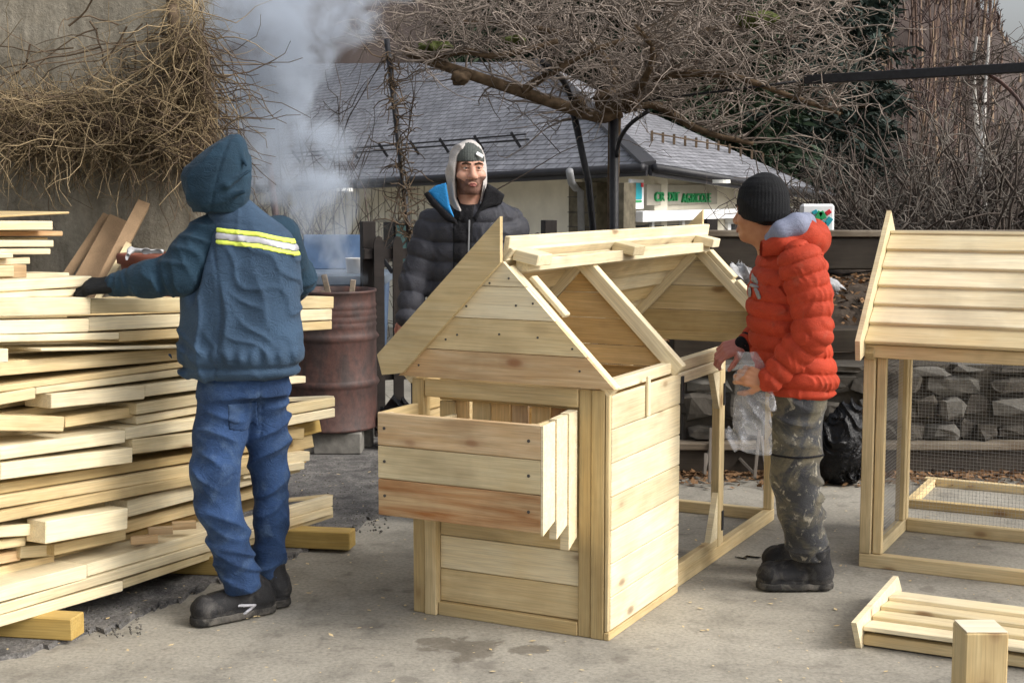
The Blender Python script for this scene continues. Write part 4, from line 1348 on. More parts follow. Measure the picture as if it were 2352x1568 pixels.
    # high stack at the back, left edge of the view
    Hs = [(-60, 497, 503, 160, 486, 491, -.62, .5, 't', 'thin plywood sheet with slanted end topping the back stack'),
          (-60, 508, 529, 122, 507, 529, -.50, .16, 'p', 'bright topmost board of the high back stack'),
          (-60, 531, 542, 145, 530, 543, -.58, .3, 'o', 'orange board edge second in the high back stack'),
          (-60, 551, 568, 124, 552, 567, -.50, .2, 'p', 'bright third board of the high back stack'),
          (-60, 570, 582, 47, 570, 582, -.58, .2, 'o', 'orange edge under the third board of the back stack'),
          (47, 571, 585, 117, 571, 584, -.50, .2, 'p', 'short pale block in the middle of the back stack'),
          (-60, 583, 594, 31, 582, 593, -.48, .2, 'p', 'pale board at the left edge of the back stack'),
          (28, 592, 608, 70, 590, 606, -.52, .2, 'p', 'pale stub in the lower back stack'),
          (-60, 597, 610, 26, 596, 610, -.52, .2, 't', 'tan board low in the back stack'),
          (-60, 611, 638, 33, 610, 636, -.46, .12, 'p', 'thick pale board at the foot of the back stack'),
          (33, 608, 640, 62, 608, 638, -.47, .10, 'k', 'pinkish sawn block at the foot of the back stack'),
          (60, 628, 640, 160, 626, 638, -.52, .2, 'p', 'thin board sticking out right from the back stack'),
          (-60, 545, 550, 110, 545, 550, -.62, .3, 't', 'dark shaded spacer in the back stack'),
          (-60, 640, 668, 150, 640, 664, -.62, .4, 't', 'broad tan board carrying the back stack')]
    for q in Hs: B(*q, .4, 0, group='boards of the high back stack')
    for k in range(2):
        a = PO - PN * (.72) + PD * (-.4); b = PO - PN * (.72) + PD * .30
        o = bar(None, 'timber_board', a + Vector((0, 0, 1.25 + k * .12)), b + Vector((0, 0, 1.25 + k * .12)), .22, .10, (0, 0, 1), T_, .003)
        tag(o, ['lower', 'upper'][k] + ' shaded beam inside the high back stack', 'board', 'inner boards of the lumber pile')
build_pile()

# ------------------------------------------------------------------ drum, blocks, bin, clutter
def lathe(name, prof, mat_, parent, seg=40, jit=0.0):
    n = len(prof); V = []; rng = np.random.default_rng(4)
    dent = rng.normal(size=(n, seg)) * jit
    for i, (r, z) in enumerate(prof):
        for s in range(seg):
            a = s / seg * 2 * math.pi
            rr = r * (1 + .012 * math.sin(3 * a + z * 5) * (jit > 0)) + dent[i, s]
            V.append((rr * math.cos(a), rr * math.sin(a), z))
    F = [(i * seg + s, i * seg + (s + 1) % seg, (i + 1) * seg + (s + 1) % seg, (i + 1) * seg + s) for i in range(n - 1) for s in range(seg)]
    me = py_mesh(name, V, F)
    return link(name, me, mat_, parent, smooth=True)
DR = W(763, 995, 9.0)
def drum():
    d = empty('oil_drum', (DR.x, 9.0, .155), 0, 'rusty steel oil drum smoking on concrete blocks', 'drum')
    r, H = .288, .88
    pr = [(.0, .012), (r - .02, .012), (r - .006, .0), (r + .006, .004), (r + .006, .018), (r, .026)]
    def rib(z): return [(r, z - .03), (r + .004, z - .02), (r + .017, z), (r + .004, z + .02), (r, z + .03)]
    pr += rib(H / 3) + rib(2 * H / 3)
    for k in range(4):
        z = 2 * H / 3 + .075 + k * .04
        pr += [(r, z - .014), (r + .006, z), (r, z + .014)]
    pr += [(r, H - .02), (r + .008, H - .014), (r + .008, H), (r - .006, H), (r - .010, H - .04), (r - .012, .30), (.0, .28)]
    lathe('shell', pr, MT['rusty_steel'], d, 48, .0012)
    rng = random.Random(9)
    for k in range(7):
        a = rng.uniform(0, 6.28); q = rng.uniform(.05, .18)
        p0 = Vector((q * math.cos(a), q * math.sin(a), .55)); p1 = p0 + Vector((rng.uniform(-.12, .12), rng.uniform(-.1, .1), .38 + rng.uniform(-.1, .05)))
        o = bar(None, 'burning_stick', d.location + p0, d.location + p1, .035, .02, (0, 1, .2), MT['ash_wood'] if k else MT['spruce_pale'])
        tag(o, 'charred stick standing in the smoking drum' if k else 'pale stick sticking out over the drum rim', 'stick', 'sticks burning in the drum')
    for (x, y, lab) in ((-.14, -.12, 'left concrete block under the rusty drum'), (.12, .1, 'rear concrete block under the rusty drum'), (.08, -.14, 'right concrete block under the rusty drum')):
        o = slab(None, 'concrete_block', DR.x + x - .17 - (.04 if x < 0 else 0), DR.x + x + .13, 9 + y - .1, 9 + y + .1, .016, .153, MT['concrete_block'], .008)
        tag(o, lab, 'block', 'blocks under the drum')
drum()
def blue_bin():
    Y = 9.75
    a = W(655, 640, Y); e = W(884, 640, Y)
    b = empty('blue_container', ((a.x + e.x) / 2, Y, 0), 0, 'big faded blue plastic container with raised lid behind the drum', 'container')
    w = (e.x - a.x) / 2
    zt = a.z
    prism(b, 'body', [(-w + .08, 0), (w - .08, 0), (w - .02, zt - .05), (-w + .02, zt - .05)], .0, .62, MT['bin_blue'])
    slab(b, 'rim', -w, w, -.03, .65, zt - .05, zt + .03, MT['bin_grey_blue'], .012)
    bar(b, 'lid', (-.03, .60, zt + .03), (-.03, .80, zt + .285), .0, .03, (0, -1, .6), MT['bin_blue']) if False else None
    o = bar(b, 'lid', (-w + .02, .70, zt + .15), (w - .16, .70, zt + .15), .27, .035, (0, -1, .35), MT['bin_blue'], .01)
    bar(b, 'strut', (w - .20, .55, zt + .30), (w + .02, .40, zt + .02), .03, .02, (0, 1, 0), MT['black_iron'])
    q = lathe('white_bucket', [(0, 0), (.062, 0), (.074, .1), (.078, .104), (.07, .104), (.06, .01)], MT['white_plastic'], None, 20)
    p = W(818, 630, Y + .12); q.location = (p.x, p.y, zt + .032)
    tag(q, 'small white plastic tub on the blue container', 'tub')
blue_bin()
def clutter():
    # terracotta planter on a plinth behind the pile
    p = W(352, 640, 7.9)
    t = empty('terracotta_planter', (p.x, p.y, 0), 0, 'red brown terracotta planter with thick rim behind the pile', 'planter')
    lathe('pot', [(0, .98), (.13, .98), (.172, 1.24), (.172, 1.25), (.192, 1.255), (.197, 1.295), (.19, 1.31), (.168, 1.305), (.16, 1.2), (0, 1.2)], MT['terracotta'], t, 36)
    slab(t, 'plinth', -.17, .17, -.17, .17, .0, .978, MT['concrete_block'], .01)
    # cardboard and boards leaning on the wall
    def lean(name, px0, py0, Y0, px1, py1, Y1, w, th, m, lab, cat):
        a, e = W(px0, py0, Y0), W(px1, py1, Y1)
        d = (a - e).normalized()
        low = e + d * ((e.z - .02) / max(-d.z, .05))
        o = bar(None, name, low, e, w, th, (.25, -1, .3), m, .003, .004)
        tag(o, lab, cat)
    lean('leaning_board', 155, 632, 8.35, 247, 494, 8.62, .05, .02, MT['cardboard'], 'narrow brown board leaning on the wall, leftmost', 'board')
    lean('cardboard_sheet', 208, 640, 8.25, 282, 505, 8.6, .17, .012, MT['cardboard'], 'folded brown cardboard sheet leaning on the concrete wall', 'cardboard')
    lean('cardboard_sheet', 262, 600, 8.15, 330, 468, 8.5, .075, .05, MT['cardboard'], 'rolled up light cardboard standing right of the folded sheet', 'cardboard')
    lean('leaning_stick', 262, 620, 8.0, 296, 560, 8.2, .028, .02, P_, 'thin pale stick tied with white rag beside the planter', 'stick')
clutter()
# ------------------------------------------------------------------ signed distance modelling for bodies and cloth
def _v(p): return np.array(p, np.float32)
class Field:
    def __init__(s, lo, hi, h):
        s.lo = np.array(lo, np.float32); s.h = h
        s.n = np.maximum(np.ceil((np.array(hi) - np.array(lo)) / h).astype(int) + 1, 4)
        ax = [s.lo[i] + h * np.arange(s.n[i], dtype=np.float32) for i in range(3)]
        s.X, s.Y, s.Z = np.meshgrid(*ax, indexing='ij')
    def cap(s, a, b, ra, rb, quilt=None):
        a, b = _v(a), _v(b); d = b - a; L2 = float(d @ d) + 1e-9
        px, py, pz = s.X - a[0], s.Y - a[1], s.Z - a[2]
        t0 = (px * d[0] + py * d[1] + pz * d[2]) / L2
        t = np.clip(t0, 0, 1)
        q = np.sqrt((px - t * d[0]) ** 2 + (py - t * d[1]) ** 2 + (pz - t * d[2]) ** 2)
        r = ra + (rb - ra) * t
        if quilt:
            sp, am, ph = quilt
            r = r + am * (np.abs(np.sin(math.pi * (t0 * math.sqrt(L2) + ph) / sp)) ** .4 - .75)
        return q - r
    def chain(s, pts, quilt=None, k=.03):
        f = None; acc = 0.0
        for (a, ra), (b, rb) in zip(pts, pts[1:]):
            qq = (quilt[0], quilt[1], quilt[2] + acc) if quilt else None
            g = s.cap(a, b, ra, rb, qq); acc += float(np.linalg.norm(_v(b) - _v(a)))
            f = g if f is None else smin(f, g, k)
        return f
    def ell(s, c, r, rz=0.0, rx=0.0):
        c = _v(c); X, Y, Z = s.X - c[0], s.Y - c[1], s.Z - c[2]
        if rz:
            ca, sa = math.cos(rz), math.sin(rz); X, Y = X * ca + Y * sa, -X * sa + Y * ca
        if rx:
            ca, sa = math.cos(rx), math.sin(rx); Y, Z = Y * ca + Z * sa, -Y * sa + Z * ca
        k0 = np.sqrt((X / r[0]) ** 2 + (Y / r[1]) ** 2 + (Z / r[2]) ** 2)
        k1 = np.sqrt((X / r[0] ** 2) ** 2 + (Y / r[1] ** 2) ** 2 + (Z / r[2] ** 2) ** 2) + 1e-6
        return k0 * (k0 - 1) / k1
    def loft(s, secs, quilt=None, pw=2.0):
        """secs: (z,cx,cy,a,b) from low to high; elliptical sections"""
        S = np.array(sorted([tuple(q) for q in secs]), np.float32)
        z = np.clip(s.Z, S[0, 0], S[-1, 0])
        ip = [np.interp(z, S[:, 0], S[:, i]).astype(np.float32) for i in range(1, 5)]
        a, b = ip[2], ip[3]
        if quilt:
            sp, am, ph, tilt = quilt
            e = am * (np.abs(np.sin(math.pi * (s.Z + tilt * (s.X - S[0, 1]) + ph) / sp)) ** .4 - .75)
            a = a + e; b = b + e
        q = ((np.abs(s.X - ip[0]) / a) ** pw + (np.abs(s.Y - ip[1]) / b) ** pw) ** (1 / pw)
        d = (q - 1) * np.minimum(a, b)
        return np.maximum(d, np.maximum(S[0, 0] - s.Z, s.Z - S[-1, 0]))
    def waves(s, k, seed, n=7, aniso=(1, 1, 1)):
        rng = np.random.default_rng(seed); f = 0
        for i in range(n):
            kv = rng.normal(size=3) * k * np.array(aniso); ph = rng.uniform(0, 6.28)
            f = f + np.sin(s.X * kv[0] + s.Y * kv[1] + s.Z * kv[2] + ph)
        return f / n
    def folds(s, k, seed, dirv, amp):
        """long creases that run across dirv"""
        w = s.waves(k * .35, seed) * 2.2
        d = _v(dirv) / np.linalg.norm(dirv)
        ph = (s.X * d[0] + s.Y * d[1] + s.Z * d[2]) * k + w * 2.0
        m = np.clip(s.waves(k * .3, seed + 50) * 2.2 + .4, 0, 1)
        return amp * ((1 - np.abs(np.sin(ph))) ** 1.6 * 1.9 - .55) * m
    def poly(s, pts, Y, th, tilt=0.0):
        """upright polygon (photo points at depth Y) with thickness th"""
        P = [W(px, py, Y) for px, py in pts]
        P = [(p.x, p.z) for p in P]; n = len(P)
        d = np.full(s.X.shape, 1e9, np.float32); ins = np.zeros(s.X.shape, bool)
        for i in range(n):
            ax, az = P[i]; bx, bz = P[(i + 1) % n]
            ex, ez = bx - ax, bz - az
            t = np.clip(((s.X - ax) * ex + (s.Z - az) * ez) / (ex * ex + ez * ez), 0, 1)
            d = np.minimum(d, np.sqrt((s.X - ax - t * ex) ** 2 + (s.Z - az - t * ez) ** 2))
            c = ((az > s.Z) != (bz > s.Z)) & (s.X < ex * (s.Z - az) / (ez if abs(ez) > 1e-6 else 1e-6) + ax)
            ins ^= c
        d = np.where(ins, -d, d)
        yy = np.abs(s.Y - Y - tilt * (s.X - P[0][0])) - th / 2
        return smax(d, yy, th * .6)
    def mesh(s, f, name, off, mat_, parent, smooth_it=1):
        n = s.n
        neg = f < 0
        cs = neg[:-1, :-1, :-1].astype(np.int8)
        cnt = np.zeros(tuple(n - 1), np.int8)
        sh = [(i, j, k) for i in (0, 1) for j in (0, 1) for k in (0, 1)]
        def sl(q): return tuple(slice(q[i], n[i] - 1 + q[i]) for i in range(3))
        for q in sh: cnt += neg[sl(q)]
        act = (cnt > 0) & (cnt < 8)
        idx = np.argwhere(act)
        vid = -np.ones(act.shape, np.int32); vid[act] = np.arange(len(idx))
        pos = np.zeros((len(idx), 3)); ne = np.zeros(len(idx))
        i0 = idx
        for q in sh:
            for ax in range(3):
                if q[ax]: continue
                q2 = list(q); q2[ax] = 1
                A = f[i0[:, 0] + q[0], i0[:, 1] + q[1], i0[:, 2] + q[2]]; B = f[i0[:, 0] + q2[0], i0[:, 1] + q2[1], i0[:, 2] + q2[2]]
                m = (A < 0) != (B < 0)
                t = np.where(m, A / np.where(np.abs(A - B) < 1e-9, 1e-9, A - B), 0)
                p = np.tile(np.array(q, float), (len(i0), 1)); p[:, ax] = t
                pos += p * m[:, None]; ne += m
        V = (idx + pos / np.maximum(ne, 1)[:, None]) * s.h + s.lo
        F = []
        for ax in range(3):
            o1, o2 = [(1, 2), (2, 0), (0, 1)][ax]
            sla = [slice(None)] * 3; slb = [slice(None)] * 3
            sla[ax] = slice(0, n[ax] - 1); slb[ax] = slice(1, n[ax])
            A, B = neg[tuple(sla)], neg[tuple(slb)]
            e = np.argwhere(A != B)
            e = e[(e[:, o1] > 0) & (e[:, o2] > 0) & (e[:, o1] < n[o1] - 1) & (e[:, o2] < n[o2] - 1)]
            if not len(e): continue
            inside = A[e[:, 0], e[:, 1], e[:, 2]]
            def cell(d1, d2):
                c = e.copy(); c[:, o1] += d1; c[:, o2] += d2
                return vid[c[:, 0], c[:, 1], c[:, 2]]
            q = np.stack([cell(-1, -1), cell(0, -1), cell(0, 0), cell(-1, 0)], -1)
            q = np.where(inside[:, None], q, q[:, ::-1])
            F.append(q)
        F = np.concatenate(F)
        F = F[(F >= 0).all(1)]
        for _ in range(smooth_it):
            acc = np.zeros_like(V); c = np.zeros(len(V))
            for a, b in ((0, 1), (1, 2), (2, 3), (3, 0)):
                np.add.at(acc, F[:, a], V[F[:, b]]); np.add.at(c, F[:, a], 1)
                np.add.at(acc, F[:, b], V[F[:, a]]); np.add.at(c, F[:, b], 1)
            V = .5 * V + .5 * acc / np.maximum(c, 1)[:, None]
        V = V - np.array(off)
        o = link(name, np_mesh(name, V, F), mat_, parent, smooth=True)
        return o
def smin(a, b, k):
    h = np.clip(.5 + .5 * (b - a) / k, 0, 1)
    return b + (a - b) * h - k * h * (1 - h)
def smax(a, b, k): return -smin(-a, -b, k)
def L4(rows, Y):
    """silhouette rows (y,xl,xr,b[,dY]) of the photo -> loft sections at depth Y"""
    out = []
    for r in rows:
        y, xl, xr, b = r[:4]; YY = Y + (r[4] if len(r) > 4 else 0)
        A, B = W(xl, y, YY), W(xr, y, YY)
        out.append((A.z, (A.x + B.x) / 2, YY, (B.x - A.x) / 2, b))
    return out
def hand_caps(w, d, n, side, curl=.5, sc=1.0, spread=.14):
    """capsules of a hand: w wrist, d along the palm, n out of the back of the hand, side=+1 thumb on d x n side"""
    w, d, n = Vector(w), Vector(d).normalized(), Vector(n)
    n = (n - d * n.dot(d)).normalized()
    s = d.cross(n) * side
    C = []
    kn = []
    for i, (u, l) in enumerate(((.030, .082), (.010, .086), (-.010, .082), (-.029, .074))):
        k = w + d * l * sc + s * u * sc
        C.append((w + s * u * .55 * sc, k, .019 * sc, .0125 * sc)); kn.append(k)
    ln = ((.040, .025, .021), (.044, .029, .022), (.041, .027, .021), (.032, .021, .018))
    for i, k in enumerate(kn):
        dd = (d + s * spread * (1.5 - i) * .35).normalized(); p = k; ang = 0
        for j in range(3):
            ang += curl * (.75, 1.0, .7)[j] * (1 + .08 * i)
            q = p + (dd * math.cos(ang) - n * math.sin(ang)) * ln[i][j] * sc
            C.append((p, q, (.0105 - .001 * j) * sc, (.0095 - .001 * j) * sc)); p = q
    p = w + d * .025 * sc + s * .030 * sc
    for j, (l, a) in enumerate(((.036, .75), (.032, .5), (.026, .25))):
        q = p + (d * math.cos(a) + s * math.sin(a) - n * (.25 + .35 * curl * j)).normalized() * l * sc
        C.append((p, q, (.0135 - .0015 * j) * sc, (.0115 - .0015 * j) * sc)); p = q
    return C
def mesh_caps(name, caps, h, off, m, parent, k=.006, extra=None):
    P = np.array([[*c[0]] for c in caps] + [[*c[1]] for c in caps])
    fl = Field(P.min(0) - .04, P.max(0) + .04, h)
    f = None
    for a, b, ra, rb in caps:
        g = fl.cap(a, b, ra, rb); f = g if f is None else smin(f, g, k)
    if extra: f = extra(fl, f)
    return fl.mesh(f, name, off, m, parent, 0)
# ------------------------------------------------------------------ people
def boot(parent, base, toe, heel, top, mm, wid=.048, hi=.13, name='boot', topr=.055, trim=()):
    toe, heel, top = Vector(toe), Vector(heel), Vector(top)
    d = (toe - heel); d.z = 0; d.normalize()
    pts = np.array([list(toe), list(heel), list(top)])
    fl = Field(pts.min(0) - .14, pts.max(0) + .14, .006)
    zc = .055
    f = fl.chain([((heel.x + d.x * .045, heel.y + d.y * .045, zc), .052), ((toe.x - d.x * .062, toe.y - d.y * .062, zc + .002), wid + .008)], k=.02)
    mid = heel.lerp(toe, .62)
    f = smin(f, fl.cap((heel.x + d.x * .06, heel.y + d.y * .06, .085), (mid.x, mid.y, .072), .056, .046), .03)
    f = smin(f, fl.cap((heel.x + d.x * .06, heel.y + d.y * .06, .07), (top.x, top.y, top.z), .054, topr), .03)
    f = f + fl.waves(70, 3) * .0035
    sl_ = (fl.X - heel.x) * d.x + (fl.Y - heel.y) * d.y; LL = (toe - heel).length
    for q_, dp in ((LL - .085, .0045), (.105, .004)):        # toe cap and heel counter seams
        f = f + dp * np.exp(-((sl_ - q_ - .25 * (fl.Z - .06)) / .0045) ** 2)
    f = f + .004 * np.exp(-((fl.Z - .047) / .004) ** 2)
    up = np.maximum(f, .030 - fl.Z); up = np.maximum(up, fl.Z - top.z)
    o = fl.mesh(up, name, base, mm, parent, 1)
    s2 = fl.chain([((heel.x + d.x * .045, heel.y + d.y * .045, .02), .056), ((toe.x - d.x * .06, toe.y - d.y * .06, .02), wid + .009)], k=.02)
    arch = fl.cap((heel.x + d.x * .105 - d.y * .1, heel.y + d.y * .105 + d.x * .1, 0), (heel.x + d.x * .105 + d.y * .1, heel.y + d.y * .105 - d.x * .1, 0), .012, .012)
    tread = .004 * np.sign(np.sin((fl.X * d.x + fl.Y * d.y) * 260))
    s2 = np.maximum(np.maximum(s2, .004 - fl.Z + np.maximum(tread, 0)), fl.Z - .038)
    s2 = np.maximum(s2, -arch)
    fl.mesh(s2, 'sole', (0, 0, 0), MT['boot_sole'], o, 1).location = -Vector(base)
    for (x0, y0, x1, y1, YY) in trim:             # pale laces and trim lying on the leather
        A, B = W(x0, y0, YY), W(x1, y1, YY); ex, ez = B.x - A.x, B.z - A.z
        t = np.clip(((fl.X - A.x) * ex + (fl.Z - A.z) * ez) / (ex * ex + ez * ez), 0, 1)
        ds = np.sqrt((fl.X - A.x - t * ex) ** 2 + (fl.Z - A.z - t * ez) ** 2) - .006
        g_ = np.maximum(np.maximum(up - .007, ds), fl.Y - YY - .02)
        fl.mesh(g_, 'lace', (0, 0, 0), MT['strip_silver'], o, 0).location = -Vector(base)
    sdv = Vector((-d.y, d.x, 0))
    for k in range(4):                            # laces across the instep
        c = heel + d * (.125 + k * .026) + Vector((0, 0, .132 - k * .013))
        ob = bar(o, 'lace', c + sdv * .03 - Vector((0, 0, .016)), c - sdv * .03 - Vector((0, 0, .016)) + d * .012, .006, .030, (0, 0, 1), MT['zip_black'], .002)
        ob.location -= Vector(base)
    return o

def body_under(fl, parts):
    f = None
    for g in parts: f = g if f is None else smin(f, g, .03)
    return f

def worker():
    Y = 5.38
    base = Vector((W(560, 1400, Y).x, Y, 0))
    r = empty('person', base, 0, 'person in navy vest, hood up and blue trousers, back turned, reaching over the lumber pile', 'person')
    SH, EL, WR = W(478, 548, 5.36), W(418, 630, 5.30), W(268, 654, 5.36)
    SR, ER, WRr = W(640, 545, 5.46), W(682, 640, 5.62), W(655, 690, 5.86)
    HP, KN, AN = W(525, 890, 5.38), W(497, 1105, 5.36), W(556, 1345, 5.37)
    HR, KR, AR = W(612, 890, 5.44), W(614, 1105, 5.50), W(614, 1340, 5.54)
    NK, HD = W(525, 485, 5.38), W(500, 405, 5.34)
    # body: one continuous skin under the clothes
    lo = (base.x - .75, Y - .42, .05); hi = (base.x + .42, Y + .75, 1.9)
    fl = Field(lo, hi, .012)
    f = fl.loft(L4([(880, 500, 625, .08), (760, 475, 640, .10), (640, 480, 645, .11), (540, 490, 625, .09), (500, 510, 580, .06)], Y))
    f = smin(f, fl.chain([(W(560, 520, Y), .06), (NK, .055), (HD, .05)]), .03)
    f = smin(f, fl.ell(HD, (.075, .095, .115)), .02)
    for a, b, c, q in ((SH, EL, WR, .05), (SR, ER, WRr, .05)): f = smin(f, fl.chain([(a, q), (b, q * .8), (c, q * .58)]), .03)
    for a, b, c in ((W(535, 890, 5.40), W(498, 1085, 5.35), AN), (W(598, 890, 5.45), W(620, 1090, 5.50), W(616, 1330, 5.55))): f = smin(f, fl.chain([(a, .06), (b, .042), (c, .032)]), .03)
    fl.mesh(f, 'body', base, MT['skin_fair'], r, 0)
    # fleece: sleeves and hood
    fl = Field((base.x - .70, Y - .30, .85), (base.x + .40, Y + .75, 1.92), .007)
    f = fl.chain([(SH, .088), (W(440, 590, 5.32), .080), (EL, .076), (W(345, 640, 5.32), .066), (WR, .048)], k=.04)
    f = f - fl.folds(44, 5, (SH - EL), .008) - fl.folds(60, 9, (EL - WR), .004)
    g = fl.chain([(SR, .085), (ER, .066), (WRr, .045)], k=.04) - fl.folds(46, 6, (SR - ER), .007)
    f = smin(f, g, .02)
    f = smin(f, fl.loft(L4([(620, 480, 660, .13), (530, 468, 640, .13), (490, 490, 600, .10)], Y)), .04)
    fl.mesh(f, 'sweatshirt', base, MT['fleece_teal'], r, 1)
    fl = Field(tuple(W(400, 500, Y) - Vector((0, .25, 0))), tuple(W(600, 300, Y) + Vector((0, .25, 0))), .0055)
    f = fl.loft(L4([(488, 445, 565, .10), (465, 432, 574, .125), (440, 425, 578, .135), (405, 417, 576, .135), (385, 428, 574, .13), (360, 454, 571, .115), (338, 482, 568, .09), (322, 506, 563, .06), (313, 522, 556, .035), (307, 530, 547, .015)], Y - .02), pw=2.3)
    f = f - fl.folds(24, 15, (.55, .2, .85), .010) - fl.folds(60, 19, (.8, .1, -.5), .003)
    yb = Y - .02
    for (x0, y0, d0, x1, y1, d1, rr_) in ((436, 452, .085, 520, 425, .13, .014), (520, 425, .13, 574, 392, .09, .010), (470, 470, .10, 560, 440, .12, .016), (450, 400, .10, 505, 330, .075, .008), (540, 322, .035, 566, 380, .085, .010)):
        f = smin(f, fl.cap(W(x0, y0, yb - d0), W(x1, y1, yb - d1), rr_, rr_ * .6), .018)
    # centre seam and the stitched hem of the hood
    sx = fl.X - W(528, 0, Y).x - .25 * (fl.Z - W(0, 330, Y).z)
    f = f + .0045 * np.exp(-(sx / .005) ** 2) * (fl.Y < Y)
    # face opening on the far left
    op = fl.ell(W(418, 405, 5.55), (.07, .16, .10))
    f = smax(f, -op, .02)
    fl.mesh(f, 'hood', base, MT['fleece_teal'], r, 1)
    # vest
    fl = Field((base.x - .36, Y - .30, .84), (base.x + .36, Y + .30, 1.70), .0065)
    secs = L4([(866, 425, 655, .135), (858, 414, 684, .150), (845, 409, 691, .162), (800, 409, 692, .170), (740, 411, 691, .172), (680, 414, 690, .172), (620, 436, 691, .170), (570, 466, 684, .160), (540, 478, 668, .148), (515, 484, 645, .130), (492, 480, 612, .108), (472, 486, 588, .088), (458, 500, 572, .07)], Y)
    f = fl.loft(secs, pw=2.4)
    f = f - fl.folds(25, 25, (1, .15, .22), .010) * np.clip((1.42 - fl.Z) * 4, 0, 1) - fl.folds(44, 27, (.8, 0, .6), .005)
    # gathered hem
    hz = W(0, 838, Y).z
    f = f + .012 * np.exp(-((fl.Z - hz) / .012) ** 2) - .010 * np.exp(-((fl.Z - hz - .05) / .03) ** 2) * (1 + .5 * np.sin(fl.X * 130))
    # yoke seam over the band, side seam, piping
    zy = fl.Z - W(0, 506, Y).z + (fl.X - W(495, 0, Y).x) * .12
    f = f + .004 * np.exp(-(zy / .005) ** 2)
    f = f + .006 * np.exp(-((fl.X - W(500, 0, Y).x + .02 * np.sin(fl.Z * 9)) / .006) ** 2) * (fl.Z < W(0, 560, Y).z) * (fl.Y < Y)
    # arm hole on the left
    f = smax(f, -(fl.cap(W(445, 560, 5.30), W(425, 700, 5.22), .075, .03)), .012)
    vest = fl.mesh(f, 'vest', base, MT['vest_navy'], r, 1)
    # reflective band across the back, three stripes; it dips to the right
    z0 = W(0, 520, Y).z
    for k, (m, dz0, dz1) in enumerate((('strip_yellow', -.018, .0), ('strip_silver', -.043, -.018), ('strip_yellow', -.060, -.043))):
        zc = fl.Z - z0 + (fl.X - W(495, 0, Y).x) * .10 + np.clip(fl.X - W(600, 0, Y).x, 0, 1) * .16
        g = np.maximum(np.maximum(f - .0045 - .001 * (k % 2), zc - dz1), dz0 - zc)
        g = np.maximum(g, np.maximum(W(499, 0, Y).x - fl.X, fl.Y - (Y + .02)))
        o = fl.mesh(g, 'reflective_band', (0, 0, 0), MT[m], vest, 0); o.location = -base
    # glove
    hd = Vector((-1, .1, -.06))
    mesh_caps('glove', hand_caps(WR + hd * .0, hd, (.0, -.35, 1), 1, .62, 1.32), .0045, base, MT['glove_black'], r, .016)
    mesh_caps('glove', hand_caps(WRr, (-.6, .8, -.1), (0, -.2, 1), -1, .5, 1.1), .006, base, MT['glove_black'], r, .012)
    # trousers
    fl = Field((base.x - .32, Y - .26, .06), (base.x + .30, Y + .38, 1.0), .0065)
    f = fl.loft(L4([(905, 456, 660, .135), (870, 460, 664, .13), (840, 464, 666, .125)], Y + .02), pw=2.3)
    l = fl.chain([(W(522, 900, 5.38), .108), (W(504, 1000, 5.37), .097), (W(493, 1085, 5.345), .090), (W(505, 1170, 5.355), .081), (W(533, 1265, 5.375), .073), (W(556, 1335, 5.38), .074)], k=.03)
    rr = fl.chain([(W(604, 900, 5.45), .100), (W(612, 1000, 5.47), .083), (W(620, 1090, 5.50), .070), (W(624, 1180, 5.52), .066), (W(618, 1270, 5.54), .060), (W(616, 1330, 5.55), .058)], k=.03)
    l = l - fl.folds(34, 31, (.35, .1, 1), .013) * (np.clip(1.25 - np.abs(fl.Z - .52) * 2.2, .35, 1)) - .006 * np.abs(np.sin((fl.Z + .4 * fl.X) * 62)) * np.clip(1 - fl.Z * 3.2, 0, 1)
    rr = rr - fl.folds(34, 36, (-.3, .1, 1), .011) - .006 * np.abs(np.sin((fl.Z - .3 * fl.X) * 60)) * np.clip(1 - fl.Z * 3.2, 0, 1)
    f = smin(f, smin(l, rr, .010), .03)
    f = f - fl.folds(30, 41, (.6, .1, .8), .006)
    f = f + .004 * np.exp(-((fl.X - W(588, 0, Y).x - .10 * (fl.Z - .85)) / .005) ** 2) * (fl.Z > .72) * (fl.Y < Y + .05)
    hem = W(0, 1352, 5.38).z
    f = np.maximum(f, hem - .01 - fl.Z + .18 * (fl.X - base.x))
    tr = fl.mesh(f, 'trousers', base, MT['work_trousers_blue'], r, 1)
    # back pocket, a proud patch with its own edge
    px0, px1, pz0, pz1 = W(515, 0, Y).x, W(575, 0, Y).x, W(0, 985, Y).z, W(0, 918, Y).z
    g = np.maximum(f - .004, np.maximum(np.maximum(px0 - fl.X, fl.X - px1), np.maximum(pz0 - fl.Z + np.abs(fl.X - (px0 + px1) / 2) * .3, fl.Z - pz1)))
    g = np.maximum(g, fl.Y - Y)
    o = fl.mesh(g, 'back_pocket', (0, 0, 0), MT['work_trousers_blue'], tr, 0); o.location = -base
    # boots
    t0, h0 = G(438, 1440), G(626, 1402)
    b1 = boot(r, base, t0, h0, Vector((AN.x, AN.y, .19)), MT['boot_leather'], .050, trim=((556, 1382, 586, 1388, 5.38), (586, 1388, 562, 1406, 5.38)))
    dd = (t0 - h0).normalized()
    lace = G(530, 1405)
    for k in range(3):
        c = h0 + dd * (.135 + k * .028) + Vector((0, 0, .118 - k * .012))
        o = bar(b1, 'lace', c + Vector((.03, -.035, -.012)), c + Vector((-.01, .01, .012)), .006, .004, (0, -.5, 1), MT['white_plastic' if k == 1 else 'zip_black'])
        o.location -= base
    boot(r, base, G(560, 1350), G(648, 1398), Vector((W(622, 1330, 5.54).x, 5.54, .18)), MT['boot_leather'], .046)
worker()

